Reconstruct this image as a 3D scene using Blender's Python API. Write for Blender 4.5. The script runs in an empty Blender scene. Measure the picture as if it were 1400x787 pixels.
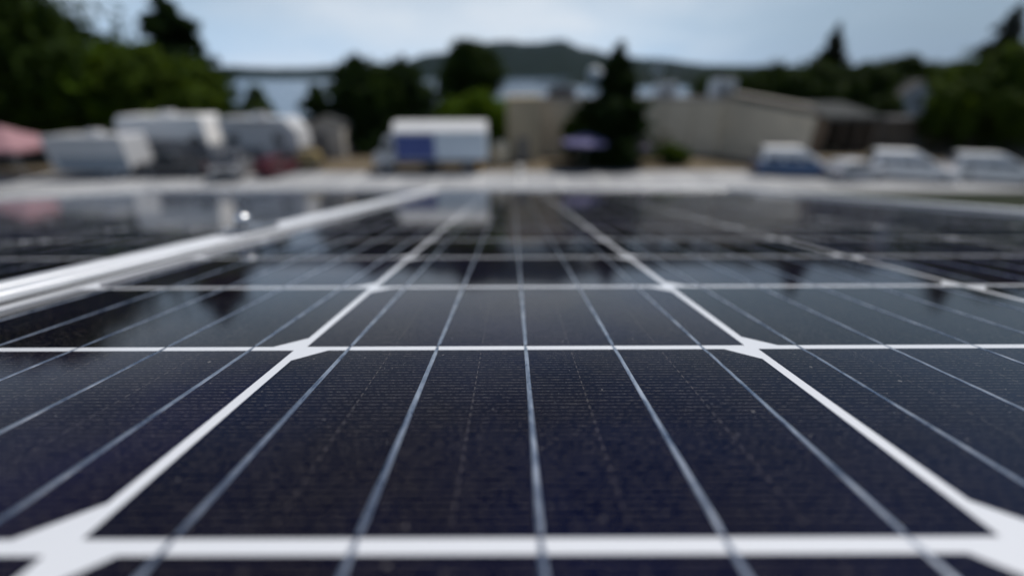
import bpy, bmesh, math, random
import numpy as np
from mathutils import Vector, Matrix, Euler

R = math.radians
C = bpy.context.scene.collection
sc = bpy.context.scene

# ------------------------------------------------------------------ camera
EYE = 7.0                    # height of the lens above the parking ground
F = 572.3                    # focal length in photo pixels (1400 wide)
PITCH = R(27.0)              # lens looks down by this much
TILT = R(11.5)               # slope of the roof and of the panels on it
HC = 0.0599                  # lens height over the glass, along the panel normal

cam_d = bpy.data.cameras.new('camera')
cam = bpy.data.objects.new('camera', cam_d)
C.objects.link(cam)
cam.location = (0, 0, EYE)
cam.rotation_euler = (Matrix.Rotation(math.pi / 2 - PITCH, 3, 'X') @ Matrix.Rotation(R(-0.2), 3, 'Z')).to_euler()
cam_d.sensor_width = 36
cam_d.lens = 36 * F / 1400
cam_d.clip_start = 0.002
cam_d.clip_end = 20000
cam_d.dof.use_dof = True
cam_d.dof.focus_distance = 0.132
cam_d.dof.aperture_fstop = 2.95
cam_d.dof.aperture_blades = 9
sc.camera = cam

# ------------------------------------------------------------------ light
SUN_EL, SUN_AZ = R(58), R(52)          # azimuth from +Y towards +X
w = bpy.data.worlds.new('World')
sc.world = w
w.use_nodes = True
nt = w.node_tree
bg = nt.nodes['Background']
sky = nt.nodes.new('ShaderNodeTexSky')
sky.sky_type = 'NISHITA'
sky.sun_disc = False
sky.sun_elevation = SUN_EL
sky.sun_rotation = SUN_AZ
sky.air_density = 1.0
sky.dust_density = 0.6
sky.ozone_density = 1.6
tc = nt.nodes.new('ShaderNodeTexCoord')
mp = nt.nodes.new('ShaderNodeMapping')
mp.inputs['Scale'].default_value = (1.6, 1.6, 5.0)
mp.inputs['Location'].default_value = (3.1, 0.4, 0.2)
n1 = nt.nodes.new('ShaderNodeTexNoise')
n1.inputs['Scale'].default_value = 1.25
n1.inputs['Detail'].default_value = 5
n1.inputs['Roughness'].default_value = 0.55
n1.inputs['Distortion'].default_value = 0.25
cr = nt.nodes.new('ShaderNodeMapRange')
cr.inputs['From Min'].default_value = 0.38
cr.inputs['From Max'].default_value = 0.66
cr.inputs['To Min'].default_value = 0.0
cr.inputs['To Max'].default_value = 0.8
mx = nt.nodes.new('ShaderNodeMix')
mx.data_type = 'RGBA'
mx.inputs['B'].default_value = (12.4, 13.3, 14.4, 1)
nt.links.new(tc.outputs['Generated'], mp.inputs['Vector'])
nt.links.new(mp.outputs['Vector'], n1.inputs['Vector'])
nt.links.new(n1.outputs['Fac'], cr.inputs['Value'])
# thin cloud lies low; the sky overhead is clearer
ch = nt.nodes.new('ShaderNodeMapRange'); ch.interpolation_type = 'SMOOTHSTEP'
ch.inputs['From Min'].default_value = 0.10
ch.inputs['From Max'].default_value = 0.42
ch.inputs['To Min'].default_value = 1.0
ch.inputs['To Max'].default_value = 0.18
cm = nt.nodes.new('ShaderNodeMath'); cm.operation = 'MULTIPLY'
nt.links.new(cr.outputs['Result'], cm.inputs[0])
nt.links.new(ch.outputs['Result'], cm.inputs[1])
cm2 = nt.nodes.new('ShaderNodeMath'); cm2.operation = 'MULTIPLY'
nt.links.new(cm.outputs[0], cm2.inputs[0])
nt.links.new(cm2.outputs[0], mx.inputs['Factor'])
# pale hazy air low over the horizon
sz = nt.nodes.new('ShaderNodeSeparateXYZ')
nt.links.new(tc.outputs['Generated'], sz.inputs['Vector'])
nt.links.new(sz.outputs['Z'], ch.inputs['Value'])
hr = nt.nodes.new('ShaderNodeMapRange'); hr.interpolation_type = 'SMOOTHSTEP'
hr.inputs['From Min'].default_value = 0.0
hr.inputs['From Max'].default_value = 0.26
hr.inputs['To Min'].default_value = 0.86
hr.inputs['To Max'].default_value = 0.0
nt.links.new(sz.outputs['Z'], hr.inputs['Value'])
mh = nt.nodes.new('ShaderNodeMix'); mh.data_type = 'RGBA'
# the pale glow is strongest ahead, duller towards the right where thicker cloud stands
hx_ = nt.nodes.new('ShaderNodeMapRange'); hx_.interpolation_type = 'SMOOTHSTEP'
hx_.inputs['From Min'].default_value = 0.12
hx_.inputs['From Max'].default_value = 0.75
hx_.inputs['To Min'].default_value = 1.0
hx_.inputs['To Max'].default_value = 0.05
nt.links.new(sz.outputs['X'], hx_.inputs['Value'])
nt.links.new(hx_.outputs['Result'], cm2.inputs[1])
hc = nt.nodes.new('ShaderNodeMix'); hc.data_type = 'RGBA'
hc.inputs['A'].default_value = (3.7, 5.1, 7.2, 1)
hc.inputs['B'].default_value = (9.2, 12.2, 16.2, 1)
nt.links.new(hx_.outputs['Result'], hc.inputs['Factor'])
nt.links.new(hc.outputs['Result'], mh.inputs['B'])
nt.links.new(hr.outputs['Result'], mh.inputs['Factor'])
nt.links.new(sky.outputs['Color'], mh.inputs['A'])
nt.links.new(mh.outputs['Result'], mx.inputs['A'])
nt.links.new(mx.outputs['Result'], bg.inputs['Color'])
bg.inputs['Strength'].default_value = 0.062

sun_d = bpy.data.lights.new('sun', 'SUN')
sun_d.energy = 3.9
sun_d.angle = R(0.53)
sun_d.color = (1.0, 0.955, 0.89)
sun = bpy.data.objects.new('sun', sun_d)
C.objects.link(sun)
sdir = Vector((math.sin(SUN_AZ) * math.cos(SUN_EL), math.cos(SUN_AZ) * math.cos(SUN_EL), math.sin(SUN_EL)))
sun.rotation_euler = sdir.to_track_quat('Z', 'Y').to_euler()
sun.location = (0, 0, 60)

sc.view_settings.view_transform = 'Standard'
sc.view_settings.look = 'None'
sc.view_settings.gamma = 1
sc.view_settings.exposure = 0.0
sc.view_settings.use_curve_mapping = False
sc.cycles.use_denoising = True
sc.cycles.max_bounces = 8
sc.cycles.transparent_max_bounces = 8
sc.cycles.volume_bounces = 0
sc.cycles.caustics_reflective = False
sc.cycles.caustics_refractive = False
sc.cycles.sample_clamp_indirect = 6

# ------------------------------------------------------------------ helpers
def wx(px, D, h=1.0):
    """world x of photo column px for a point h above the ground, D metres ahead"""
    zc = D * math.cos(PITCH) + (EYE - h) * math.sin(PITCH)
    return (px - 700) * zc / F

def hy(y, D):
    """height above the ground of photo row y at D metres ahead"""
    return EYE - D * math.tan(PITCH + math.atan((y - 393.5) / F))

def tag(o, label=None, cat=None, group=None, kind=None):
    if label: o['label'] = label
    if cat: o['category'] = cat
    if group: o['group'] = group
    if kind: o['kind'] = kind
    return o

def empty(name, loc, label, cat, rz=0, group=None):
    o = bpy.data.objects.new(name, None)
    C.objects.link(o)
    o.location = loc
    o.rotation_euler = (0, 0, rz)
    o.empty_display_size = 0.1
    return tag(o, label, cat, group)

class MB:
    def __init__(s):
        s.v = []; s.f = []
    def add(s, vs, fs):
        b = len(s.v)
        s.v += [tuple(p) for p in vs]
        s.f += [tuple(b + i for i in f) for f in fs]
        return s
    def box(s, x0, x1, y0, y1, z0, z1):
        return s.add([(x0,y0,z0),(x1,y0,z0),(x1,y1,z0),(x0,y1,z0),(x0,y0,z1),(x1,y0,z1),(x1,y1,z1),(x0,y1,z1)],
                     [(3,2,1,0),(4,5,6,7),(0,1,5,4),(1,2,6,5),(2,3,7,6),(3,0,4,7)])
    def prism_y(s, prof, y0, y1, inset=0.0):
        """(x, z) outline extruded across y"""
        n = len(prof)
        vs = [(x, y0, z) for x, z in prof] + [(x, y1, z) for x, z in prof]
        fs = [tuple(range(n)), tuple(range(2*n-1, n-1, -1))]
        fs += [(i, n+i, n+(i+1) % n, (i+1) % n) for i in range(n)]
        return s.add(vs, fs)
    def prism_z(s, prof, z0, z1):
        n = len(prof)
        vs = [(x, y, z0) for x, y in prof] + [(x, y, z1) for x, y in prof]
        fs = [tuple(range(n-1, -1, -1)), tuple(range(n, 2*n))]
        fs += [(i, (i+1) % n, n+(i+1) % n, n+i) for i in range(n)]
        return s.add(vs, fs)
    def tube(s, pts, rads, n=8, cap=True):
        pts = [Vector(p) for p in pts]
        b = len(s.v)
        for i, p in enumerate(pts):
            d = (pts[min(i+1, len(pts)-1)] - pts[max(i-1, 0)]).normalized()
            a = d.orthogonal().normalized()
            c = d.cross(a)
            for k in range(n):
                t = 2*math.pi*k/n
                s.v.append(tuple(p + (a*math.cos(t) + c*math.sin(t))*rads[i]))
        for i in range(len(pts)-1):
            for k in range(n):
                s.f.append((b+i*n+k, b+i*n+(k+1) % n, b+(i+1)*n+(k+1) % n, b+(i+1)*n+k))
        if cap:
            s.f.append(tuple(b+k for k in range(n-1, -1, -1)))
            s.f.append(tuple(b+(len(pts)-1)*n+k for k in range(n)))
        return s
    def lathe(s, prof, n=20, c=(0,0,0)):
        b = len(s.v)
        for r, z in prof:
            for k in range(n):
                t = 2*math.pi*k/n
                s.v.append((c[0]+r*math.cos(t), c[1]+r*math.sin(t), c[2]+z))
        for i in range(len(prof)-1):
            for k in range(n):
                s.f.append((b+i*n+k, b+i*n+(k+1) % n, b+(i+1)*n+(k+1) % n, b+(i+1)*n+k))
        s.f.append(tuple(b+k for k in range(n-1, -1, -1)))
        s.f.append(tuple(b+(len(prof)-1)*n+k for k in range(n)))
        return s
    def mesh(s, name, mats, bevel=0, smooth=False, seg=2):
        me = bpy.data.meshes.new(name)
        me.from_pydata(s.v, [], s.f)
        bm = bmesh.new(); bm.from_mesh(me)
        bmesh.ops.recalc_face_normals(bm, faces=bm.faces)
        if bevel:
            es = [e for e in bm.edges if len(e.link_faces) == 2 and e.calc_face_angle(0) > R(25)]
            bmesh.ops.bevel(bm, geom=es, offset=bevel, segments=seg, affect='EDGES', profile=0.5, clamp_overlap=True)
        bm.to_mesh(me); bm.free()
        for m in (mats if isinstance(mats, (list, tuple)) else [mats]):
            me.materials.append(m)
        if smooth:
            me.polygons.foreach_set('use_smooth', [True]*len(me.polygons))
        return me
    def build(s, name, mat, parent=None, bevel=0, smooth=False, loc=None, seg=2):
        o = bpy.data.objects.new(name, s.mesh(name, mat, bevel, smooth, seg))
        C.objects.link(o)
        if parent: o.parent = parent
        if loc: o.location = loc
        return o

def link_copy(o, parent=None):
    c = o.copy(); C.objects.link(c)
    if parent: c.parent = parent
    for ch in list(o.children):
        link_copy(ch, c)
    return c

# ------------------------------------------------------------------ materials
def mat(name, col, rough=0.6, metal=0.0, spec=0.5, noise=0.0, nscale=4.0, bump=0.0, coat=0.0, col2=None):
    m = bpy.data.materials.new(name)
    m.use_nodes = True
    t = m.node_tree
    b = t.nodes['Principled BSDF']
    b.inputs['Roughness'].default_value = rough
    b.inputs['Metallic'].default_value = metal
    b.inputs['Specular IOR Level'].default_value = spec
    b.inputs['Coat Weight'].default_value = coat
    b.inputs['Coat Roughness'].default_value = 0.05
    b.inputs['Base Color'].default_value = (*col, 1)
    if noise or bump or col2:
        g = t.nodes.new('ShaderNodeTexCoord')
        n = t.nodes.new('ShaderNodeTexNoise')
        n.inputs['Scale'].default_value = nscale
        n.inputs['Detail'].default_value = 6
        n.inputs['Roughness'].default_value = 0.6
        t.links.new(g.outputs['Object'], n.inputs['Vector'])
        if noise or col2:
            r = t.nodes.new('ShaderNodeMapRange')
            r.inputs['From Min'].default_value = 0.32
            r.inputs['From Max'].default_value = 0.68
            x = t.nodes.new('ShaderNodeMix'); x.data_type = 'RGBA'
            c2 = col2 or tuple(min(1, c*(1+noise)) for c in col)
            c1 = col if col2 else tuple(c*(1-noise) for c in col)
            x.inputs['A'].default_value = (*c1, 1)
            x.inputs['B'].default_value = (*c2, 1)
            t.links.new(n.outputs['Fac'], r.inputs['Value'])
            t.links.new(r.outputs['Result'], x.inputs['Factor'])
            t.links.new(x.outputs['Result'], b.inputs['Base Color'])
        if bump:
            bp = t.nodes.new('ShaderNodeBump')
            bp.inputs['Strength'].default_value = bump
            bp.inputs['Distance'].default_value = 0.05
            t.links.new(n.outputs['Fac'], bp.inputs['Height'])
            t.links.new(bp.outputs['Normal'], b.inputs['Normal'])
    return m

def leaf_mat(name, c1, c2):
    m = bpy.data.materials.new(name)
    m.use_nodes = True
    t = m.node_tree
    b = t.nodes['Principled BSDF']
    g = t.nodes.new('ShaderNodeNewGeometry')
    x = t.nodes.new('ShaderNodeMix'); x.data_type = 'RGBA'
    x.inputs['A'].default_value = (*c1, 1)
    x.inputs['B'].default_value = (*c2, 1)
    t.links.new(g.outputs['Random Per Island'], x.inputs['Factor'])
    t.links.new(x.outputs['Result'], b.inputs['Base Color'])
    b.inputs['Roughness'].default_value = 0.75
    b.inputs['Specular IOR Level'].default_value = 0.08
    tr = t.nodes.new('ShaderNodeBsdfTranslucent')
    hs = t.nodes.new('ShaderNodeMix'); hs.data_type = 'RGBA'; hs.blend_type = 'MULTIPLY'
    hs.inputs['Factor'].default_value = 1.0
    hs.inputs['B'].default_value = (1.25, 1.15, 0.35, 1)
    t.links.new(x.outputs['Result'], hs.inputs['A'])
    t.links.new(hs.outputs['Result'], tr.inputs['Color'])
    ms = t.nodes.new('ShaderNodeMixShader'); ms.inputs[0].default_value = 0.35
    t.links.new(b.outputs[0], ms.inputs[1]); t.links.new(tr.outputs[0], ms.inputs[2])
    t.links.new(ms.outputs[0], t.nodes['Material Output'].inputs['Surface'])
    return m

def mapping_node(t, kind, **kw):
    n = t.nodes.new(kind)
    for k, v in kw.items():
        setattr(n, k, v)
    return n

def math_node(t, op, a, b=None, c=None):
    n = t.nodes.new('ShaderNodeMath'); n.operation = op
    for i, v in enumerate((a, b, c)):
        if v is None: continue
        if isinstance(v, (int, float)): n.inputs[i].default_value = v
        else: t.links.new(v, n.inputs[i])
    return n.outputs[0]

CELL_X, CELL_Y, GAP = 0.15875, 0.0794, 0.00325
PX, PY = CELL_X + GAP, CELL_Y + GAP
NBB = 5
FINGER = 0.00172

def glass_coat(t, b, weight=1.0):
    """the tempered, faintly textured cover glass laminated over everything inside the module, with dust"""
    b.inputs['Coat Weight'].default_value = weight
    b.inputs['Coat IOR'].default_value = 1.27
    b.inputs['Coat Roughness'].default_value = 0.06
    b.inputs['Coat Tint'].default_value = (1, 1, 1, 1)

def dust_mix(t, col_out, world_pos):
    """dust grains and faint smears lying on the cover glass"""
    v = t.nodes.new('ShaderNodeTexVoronoi')
    v.inputs['Scale'].default_value = 420
    t.links.new(world_pos, v.inputs['Vector'])
    sep = t.nodes.new('ShaderNodeSeparateColor')
    t.links.new(v.outputs['Color'], sep.inputs['Color'])
    grain = math_node(t, 'LESS_THAN', v.outputs['Distance'], math_node(t, 'MULTIPLY', sep.outputs['Red'], 0.11))
    keep = math_node(t, 'GREATER_THAN', sep.outputs['Green'], 0.56)
    fac = math_node(t, 'MULTIPLY', grain, keep)
    fac = math_node(t, 'MULTIPLY', fac, math_node(t, 'MULTIPLY', sep.outputs['Blue'], 0.6))
    v2 = t.nodes.new('ShaderNodeTexVoronoi')
    v2.inputs['Scale'].default_value = 60
    t.links.new(world_pos, v2.inputs['Vector'])
    sep2 = t.nodes.new('ShaderNodeSeparateColor')
    t.links.new(v2.outputs['Color'], sep2.inputs['Color'])
    g2 = math_node(t, 'LESS_THAN', v2.outputs['Distance'], math_node(t, 'MULTIPLY', sep2.outputs['Red'], 0.035))
    g2 = math_node(t, 'MULTIPLY', g2, 0.3)
    n = t.nodes.new('ShaderNodeTexNoise')
    n.inputs['Scale'].default_value = 28
    n.inputs['Detail'].default_value = 6
    n.inputs['Roughness'].default_value = 0.65
    t.links.new(world_pos, n.inputs['Vector'])
    film = t.nodes.new('ShaderNodeMapRange')
    film.inputs['From Min'].default_value = 0.5
    film.inputs['From Max'].default_value = 0.75
    film.inputs['To Max'].default_value = 0.004
    t.links.new(n.outputs['Fac'], film.inputs['Value'])
    fac = math_node(t, 'ADD', math_node(t, 'MAXIMUM', fac, g2), film.outputs['Result'])
    x = t.nodes.new('ShaderNodeMix'); x.data_type = 'RGBA'
    x.inputs['B'].default_value = (0.36, 0.34, 0.31, 1)
    t.links.new(fac, x.inputs['Factor'])
    t.links.new(col_out, x.inputs['A'])
    return x.outputs['Result']

def cell_material():
    m = bpy.data.materials.new('silicon_cell')
    m.use_nodes = True
    t = m.node_tree
    b = t.nodes['Principled BSDF']
    tc = t.nodes.new('ShaderNodeTexCoord')
    geo = t.nodes.new('ShaderNodeNewGeometry')
    sp = t.nodes.new('ShaderNodeSeparateXYZ')
    t.links.new(tc.outputs['Object'], sp.inputs['Vector'])
    X, Y = sp.outputs['X'], sp.outputs['Y']
    # printed silver fingers across the cell
    fy = math_node(t, 'FRACT', math_node(t, 'DIVIDE', math_node(t, 'ADD', Y, 1.0), FINGER))
    fd = math_node(t, 'ABSOLUTE', math_node(t, 'SUBTRACT', fy, 0.5))
    fline = math_node(t, 'LESS_THAN', fd, 0.036)
    inset = math_node(t, 'LESS_THAN', math_node(t, 'ABSOLUTE', X), CELL_X/2 - 0.0012)
    inset2 = math_node(t, 'LESS_THAN', math_node(t, 'ABSOLUTE', Y), CELL_Y/2 - 0.0012)
    fline = math_node(t, 'MULTIPLY', fline, math_node(t, 'MULTIPLY', inset, inset2))
    n = t.nodes.new('ShaderNodeTexNoise')
    n.inputs['Scale'].default_value = 900
    n.inputs['Detail'].default_value = 3
    t.links.new(geo.outputs['Position'], n.inputs['Vector'])
    fb = t.nodes.new('ShaderNodeMapRange')
    fb.inputs['From Min'].default_value = 0.36
    fb.inputs['From Max'].default_value = 0.66
    fb.inputs['To Min'].default_value = 0.03
    fb.inputs['To Max'].default_value = 1.0
    t.links.new(n.outputs['Fac'], fb.inputs['Value'])
    ffac = math_node(t, 'MULTIPLY', fline, fb.outputs['Result'])
    # dashed line of finger breaks half-way between the ribbons
    bw = CELL_X / NBB
    bx = math_node(t, 'FRACT', math_node(t, 'DIVIDE', math_node(t, 'ADD', X, 1.0 - 0.0), bw))
    off = ((1.0 / bw) % 1.0)
    bx = math_node(t, 'FRACT', math_node(t, 'SUBTRACT', math_node(t, 'ADD', bx, 2.0), off))   # 0 at the cell's centre line, which carries a ribbon
    bd = math_node(t, 'ABSOLUTE', math_node(t, 'SUBTRACT', bx, 0.5))
    dline = math_node(t, 'LESS_THAN', bd, 0.0042)
    dy = math_node(t, 'FRACT', math_node(t, 'DIVIDE', math_node(t, 'ADD', Y, 1.0), FINGER*2))
    dash = math_node(t, 'LESS_THAN', dy, 0.5)
    dfac = math_node(t, 'MULTIPLY', math_node(t, 'MULTIPLY', dline, dash), 0.38)
    dfac = math_node(t, 'MULTIPLY', dfac, inset2)
    fac = math_node(t, 'MAXIMUM', ffac, dfac)
    # silicon colour, drifting between blue-black and brown-black
    n2 = t.nodes.new('ShaderNodeTexNoise')
    n2.inputs['Scale'].default_value = 16
    n2.inputs['Detail'].default_value = 5
    n2.inputs['Roughness'].default_value = 0.6
    t.links.new(geo.outputs['Position'], n2.inputs['Vector'])
    r2 = t.nodes.new('ShaderNodeMapRange')
    r2.inputs['From Min'].default_value = 0.35
    r2.inputs['From Max'].default_value = 0.68
    t.links.new(n2.outputs['Fac'], r2.inputs['Value'])
    x0 = t.nodes.new('ShaderNodeMix'); x0.data_type = 'RGBA'
    x0.inputs['A'].default_value = (0.0022, 0.0014, 0.0062, 1)
    x0.inputs['B'].default_value = (0.0014, 0.0022, 0.0150, 1)
    t.links.new(r2.outputs['Result'], x0.inputs['Factor'])
    oi = t.nodes.new('ShaderNodeObjectInfo')
    hv = t.nodes.new('ShaderNodeHueSaturation')
    t.links.new(math_node(t, 'ADD', math_node(t, 'MULTIPLY', oi.outputs['Random'], 0.05), 0.475), hv.inputs['Hue'])
    t.links.new(math_node(t, 'ADD', math_node(t, 'MULTIPLY', oi.outputs['Random'], 0.7), 0.65), hv.inputs['Value'])
    t.links.new(x0.outputs['Result'], hv.inputs['Color'])
    x = t.nodes.new('ShaderNodeMix'); x.data_type = 'RGBA'
    x.inputs['B'].default_value = (0.17, 0.15, 0.132, 1)
    t.links.new(fac, x.inputs['Factor'])
    t.links.new(hv.outputs['Color'], x.inputs['A'])
    out = dust_mix(t, x.outputs['Result'], geo.outputs['Position'])
    t.links.new(out, b.inputs['Base Color'])
    b.inputs['Roughness'].default_value = 0.5
    b.inputs['Specular IOR Level'].default_value = 0.0
    glass_coat(t, b)
    return m

def panel_mat(name, col, rough, metal, spec=0.3):
    m = bpy.data.materials.new(name)
    m.use_nodes = True
    t = m.node_tree
    b = t.nodes['Principled BSDF']
    geo = t.nodes.new('ShaderNodeNewGeometry')
    rgb = t.nodes.new('ShaderNodeRGB')
    rgb.outputs[0].default_value = (*col, 1)
    if metal:
        b.inputs['Base Color'].default_value = (*col, 1)
        n = t.nodes.new('ShaderNodeTexNoise')
        n.inputs['Scale'].default_value = 700
        n.inputs['Detail'].default_value = 4
        t.links.new(geo.outputs['Position'], n.inputs['Vector'])
        bp = t.nodes.new('ShaderNodeBump')
        bp.inputs['Strength'].default_value = 0.25
        bp.inputs['Distance'].default_value = 0.0003
        t.links.new(n.outputs['Fac'], bp.inputs['Height'])
        t.links.new(bp.outputs['Normal'], b.inputs['Normal'])
        mpp = t.nodes.new('ShaderNodeMapping'); mpp.inputs['Scale'].default_value = (1.0, 0.22, 1.0)
        t.links.new(geo.outputs['Position'], mpp.inputs['Vector'])
        nn = t.nodes.new('ShaderNodeTexNoise'); nn.inputs['Scale'].default_value = 420; nn.inputs['Detail'].default_value = 4; nn.inputs['Roughness'].default_value = 0.6
        t.links.new(mpp.outputs['Vector'], nn.inputs['Vector'])
        rp = t.nodes.new('ShaderNodeMapRange'); rp.inputs['From Min'].default_value = 0.36; rp.inputs['From Max'].default_value = 0.66
        t.links.new(nn.outputs['Fac'], rp.inputs['Value'])
        xm_ = t.nodes.new('ShaderNodeMix'); xm_.data_type = 'RGBA'
        xm_.inputs['A'].default_value = (col[0]*0.42, col[1]*0.48, col[2]*0.58, 1)
        xm_.inputs['B'].default_value = (min(1, col[0]*1.5), min(1, col[1]*1.45), min(1, col[2]*1.4), 1)
        t.links.new(rp.outputs['Result'], xm_.inputs['Factor'])
        t.links.new(xm_.outputs['Result'], b.inputs['Base Color'])
        rr_ = t.nodes.new('ShaderNodeMapRange'); rr_.inputs['To Min'].default_value = rough*0.7; rr_.inputs['To Max'].default_value = rough*1.5
        t.links.new(nn.outputs['Fac'], rr_.inputs['Value'])
        t.links.new(rr_.outputs['Result'], b.inputs['Roughness'])
    else:
        out = dust_mix(t, rgb.outputs[0], geo.outputs['Position'])
        t.links.new(out, b.inputs['Base Color'])
    b.inputs['Roughness'].default_value = rough
    b.inputs['Metallic'].default_value = metal
    b.inputs['Specular IOR Level'].default_value = spec
    glass_coat(t, b)
    return m

M = {
    'cell': cell_material(),
    'ribbon': panel_mat('tinned_ribbon', (0.42, 0.45, 0.50), 0.27, 0.92),
    'backsheet': panel_mat('white_backsheet', (0.60, 0.62, 0.66), 0.6, 0.0),
    'frame': mat('anodised_aluminium', (0.90, 0.91, 0.93), 0.5, 0.6, noise=0.05, nscale=60),
    'clamp': mat('clamp_metal', (0.26, 0.28, 0.31), 0.42, 0.8, noise=0.08, nscale=90),
    'bolt': mat('stainless_bolt', (0.9, 0.9, 0.9), 0.3, 1.0, noise=0.04, nscale=200),
    'roofing': mat('grey_roofing', (0.22, 0.22, 0.23), 0.7, noise=0.15, nscale=6, bump=0.2),
    'white_paint': mat('white_paint', (0.78, 0.78, 0.77), 0.35, coat=0.5, noise=0.04, nscale=1.2),
    'bright_white': mat('white_fibreglass', (0.86, 0.85, 0.84), 0.4, coat=0.3, noise=0.04, nscale=1.0),
    'rv_grey': mat('pale_grey_siding', (0.17, 0.175, 0.19), 0.4, coat=0.1, noise=0.06, nscale=1.4),
    'rv_white': mat('off_white_siding', (0.52, 0.525, 0.54), 0.4, coat=0.3, noise=0.06, nscale=1.4),
    'slate': mat('slate_siding', (0.21, 0.255, 0.305), 0.5, coat=0.1, noise=0.06, nscale=1.6),
    'shaded_white': mat('shaded_white_panel', (0.66, 0.73, 0.80), 0.4, coat=0.3, noise=0.04, nscale=1.5),  # bluish shade of the white cargo side, put into the colour
    'blue': mat('blue_vinyl', (0.055, 0.085, 0.28), 0.4, coat=0.3, noise=0.12, nscale=2.0),
    'van_blue': mat('blue_paint', (0.025, 0.10, 0.24), 0.3, coat=0.8, noise=0.08, nscale=2),
    'dark_grey': mat('dark_grey_paint', (0.03, 0.033, 0.04), 0.4, coat=0.3, noise=0.1, nscale=2),
    'red': mat('red_paint', (0.07, 0.010, 0.018), 0.6, coat=0.0, noise=0.1, nscale=2),
    'yellow': mat('yellow_paint', (0.24, 0.18, 0.075), 0.45, noise=0.1, nscale=3),
    'amber': mat('amber_plastic', (0.55, 0.28, 0.02), 0.35, coat=0.4, noise=0.05, nscale=5),
    'tyre': mat('tyre_rubber', (0.018, 0.018, 0.019), 0.8, noise=0.2, nscale=20),
    'rim': mat('wheel_rim', (0.45, 0.46, 0.48), 0.35, 0.8, noise=0.1, nscale=20),
    'trim': mat('black_trim', (0.02, 0.02, 0.022), 0.5, noise=0.2, nscale=8),
    'glass': mat('dark_window_glass', (0.015, 0.02, 0.028), 0.06, spec=0.6, coat=1.0, noise=0.1, nscale=2),
    'lamp': mat('headlight_lens', (0.7, 0.7, 0.68), 0.15, coat=1.0, noise=0.03, nscale=9),
    'tail': mat('red_lens', (0.35, 0.01, 0.01), 0.2, coat=1.0, noise=0.05, nscale=9),
    'pink': mat('pink_canvas', (0.30, 0.165, 0.185), 0.8, noise=0.08, nscale=2),
    'purple': mat('purple_canvas', (0.13, 0.12, 0.24), 0.8, noise=0.08, nscale=3),
    'charcoal_cloth': mat('charcoal_canvas', (0.055, 0.045, 0.07), 0.85, noise=0.1, nscale=3),
    'pole': mat('grey_pole', (0.35, 0.35, 0.36), 0.4, 0.7, noise=0.05, nscale=10),
    'cream': mat('cream_plastic', (0.66, 0.57, 0.42), 0.5, noise=0.06, nscale=3),
    'stucco': mat('beige_stucco', (0.66, 0.57, 0.44), 0.85, noise=0.10, nscale=0.7, bump=0.15),
    'stucco_olive': mat('brown_stucco', (0.40, 0.33, 0.225), 0.85, noise=0.10, nscale=0.7, bump=0.15),
    'coping': mat('pale_coping', (0.36, 0.32, 0.28), 0.7, noise=0.08, nscale=1.5),
    'wing_coping': mat('tan_coping', (0.19, 0.17, 0.14), 0.8, noise=0.1, nscale=0.8),
    'flat_roof': mat('gravel_roof', (0.20, 0.19, 0.185), 0.9, noise=0.15, nscale=2),
    'door': mat('grey_door', (0.16, 0.15, 0.14), 0.5, noise=0.1, nscale=2),
    'hvac': mat('hvac_sheet_metal', (0.62, 0.66, 0.70), 0.4, 0.2, noise=0.06, nscale=3),
    'hvac_dark': mat('dark_vent_metal', (0.12, 0.12, 0.13), 0.5, 0.3, noise=0.1, nscale=3),
    'house_white': mat('white_clapboard', (0.80, 0.81, 0.84), 0.7, noise=0.06, nscale=1.5),
    'shingle': mat('dark_shingle', (0.06, 0.06, 0.065), 0.9, noise=0.2, nscale=3),
    'wood': mat('weathered_wood', (0.14, 0.11, 0.085), 0.8, noise=0.2, nscale=3),
    'metal_roof': mat('grey_metal_roof', (0.06, 0.063, 0.063), 0.95, 0.0, 0.1, noise=0.1, nscale=2),
    'shed': mat('beige_siding', (0.40, 0.37, 0.33), 0.75, noise=0.08, nscale=2),
    'tank': mat('pale_tank_paint', (0.60, 0.62, 0.62), 0.6, noise=0.05, nscale=0.2),
    'bark': mat('bark', (0.075, 0.055, 0.04), 0.9, noise=0.25, nscale=5, bump=0.4),
    'leaf_green': leaf_mat('green_leaves', (0.028, 0.052, 0.005), (0.060, 0.095, 0.008)),
    'leaf_bright': leaf_mat('bright_leaves', (0.050, 0.100, 0.004), (0.095, 0.150, 0.007)),
    'leaf_dark': leaf_mat('dark_leaves', (0.013, 0.028, 0.004), (0.030, 0.055, 0.006)),
    'needle': leaf_mat('dark_needles', (0.008, 0.020, 0.004), (0.018, 0.038, 0.007)),
    'needle_brown': leaf_mat('brownish_needles', (0.016, 0.019, 0.010), (0.030, 0.032, 0.015)),
    'concrete': mat('pale_concrete', (0.30, 0.306, 0.317), 0.9, noise=0.22, nscale=0.22, bump=0.05),
    'line_paint': mat('white_line_paint', (0.75, 0.75, 0.73), 0.7, noise=0.08, nscale=3),
    'kerb': mat('kerb_concrete', (0.42, 0.41, 0.39), 0.9, noise=0.1, nscale=1.5),
}

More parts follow.
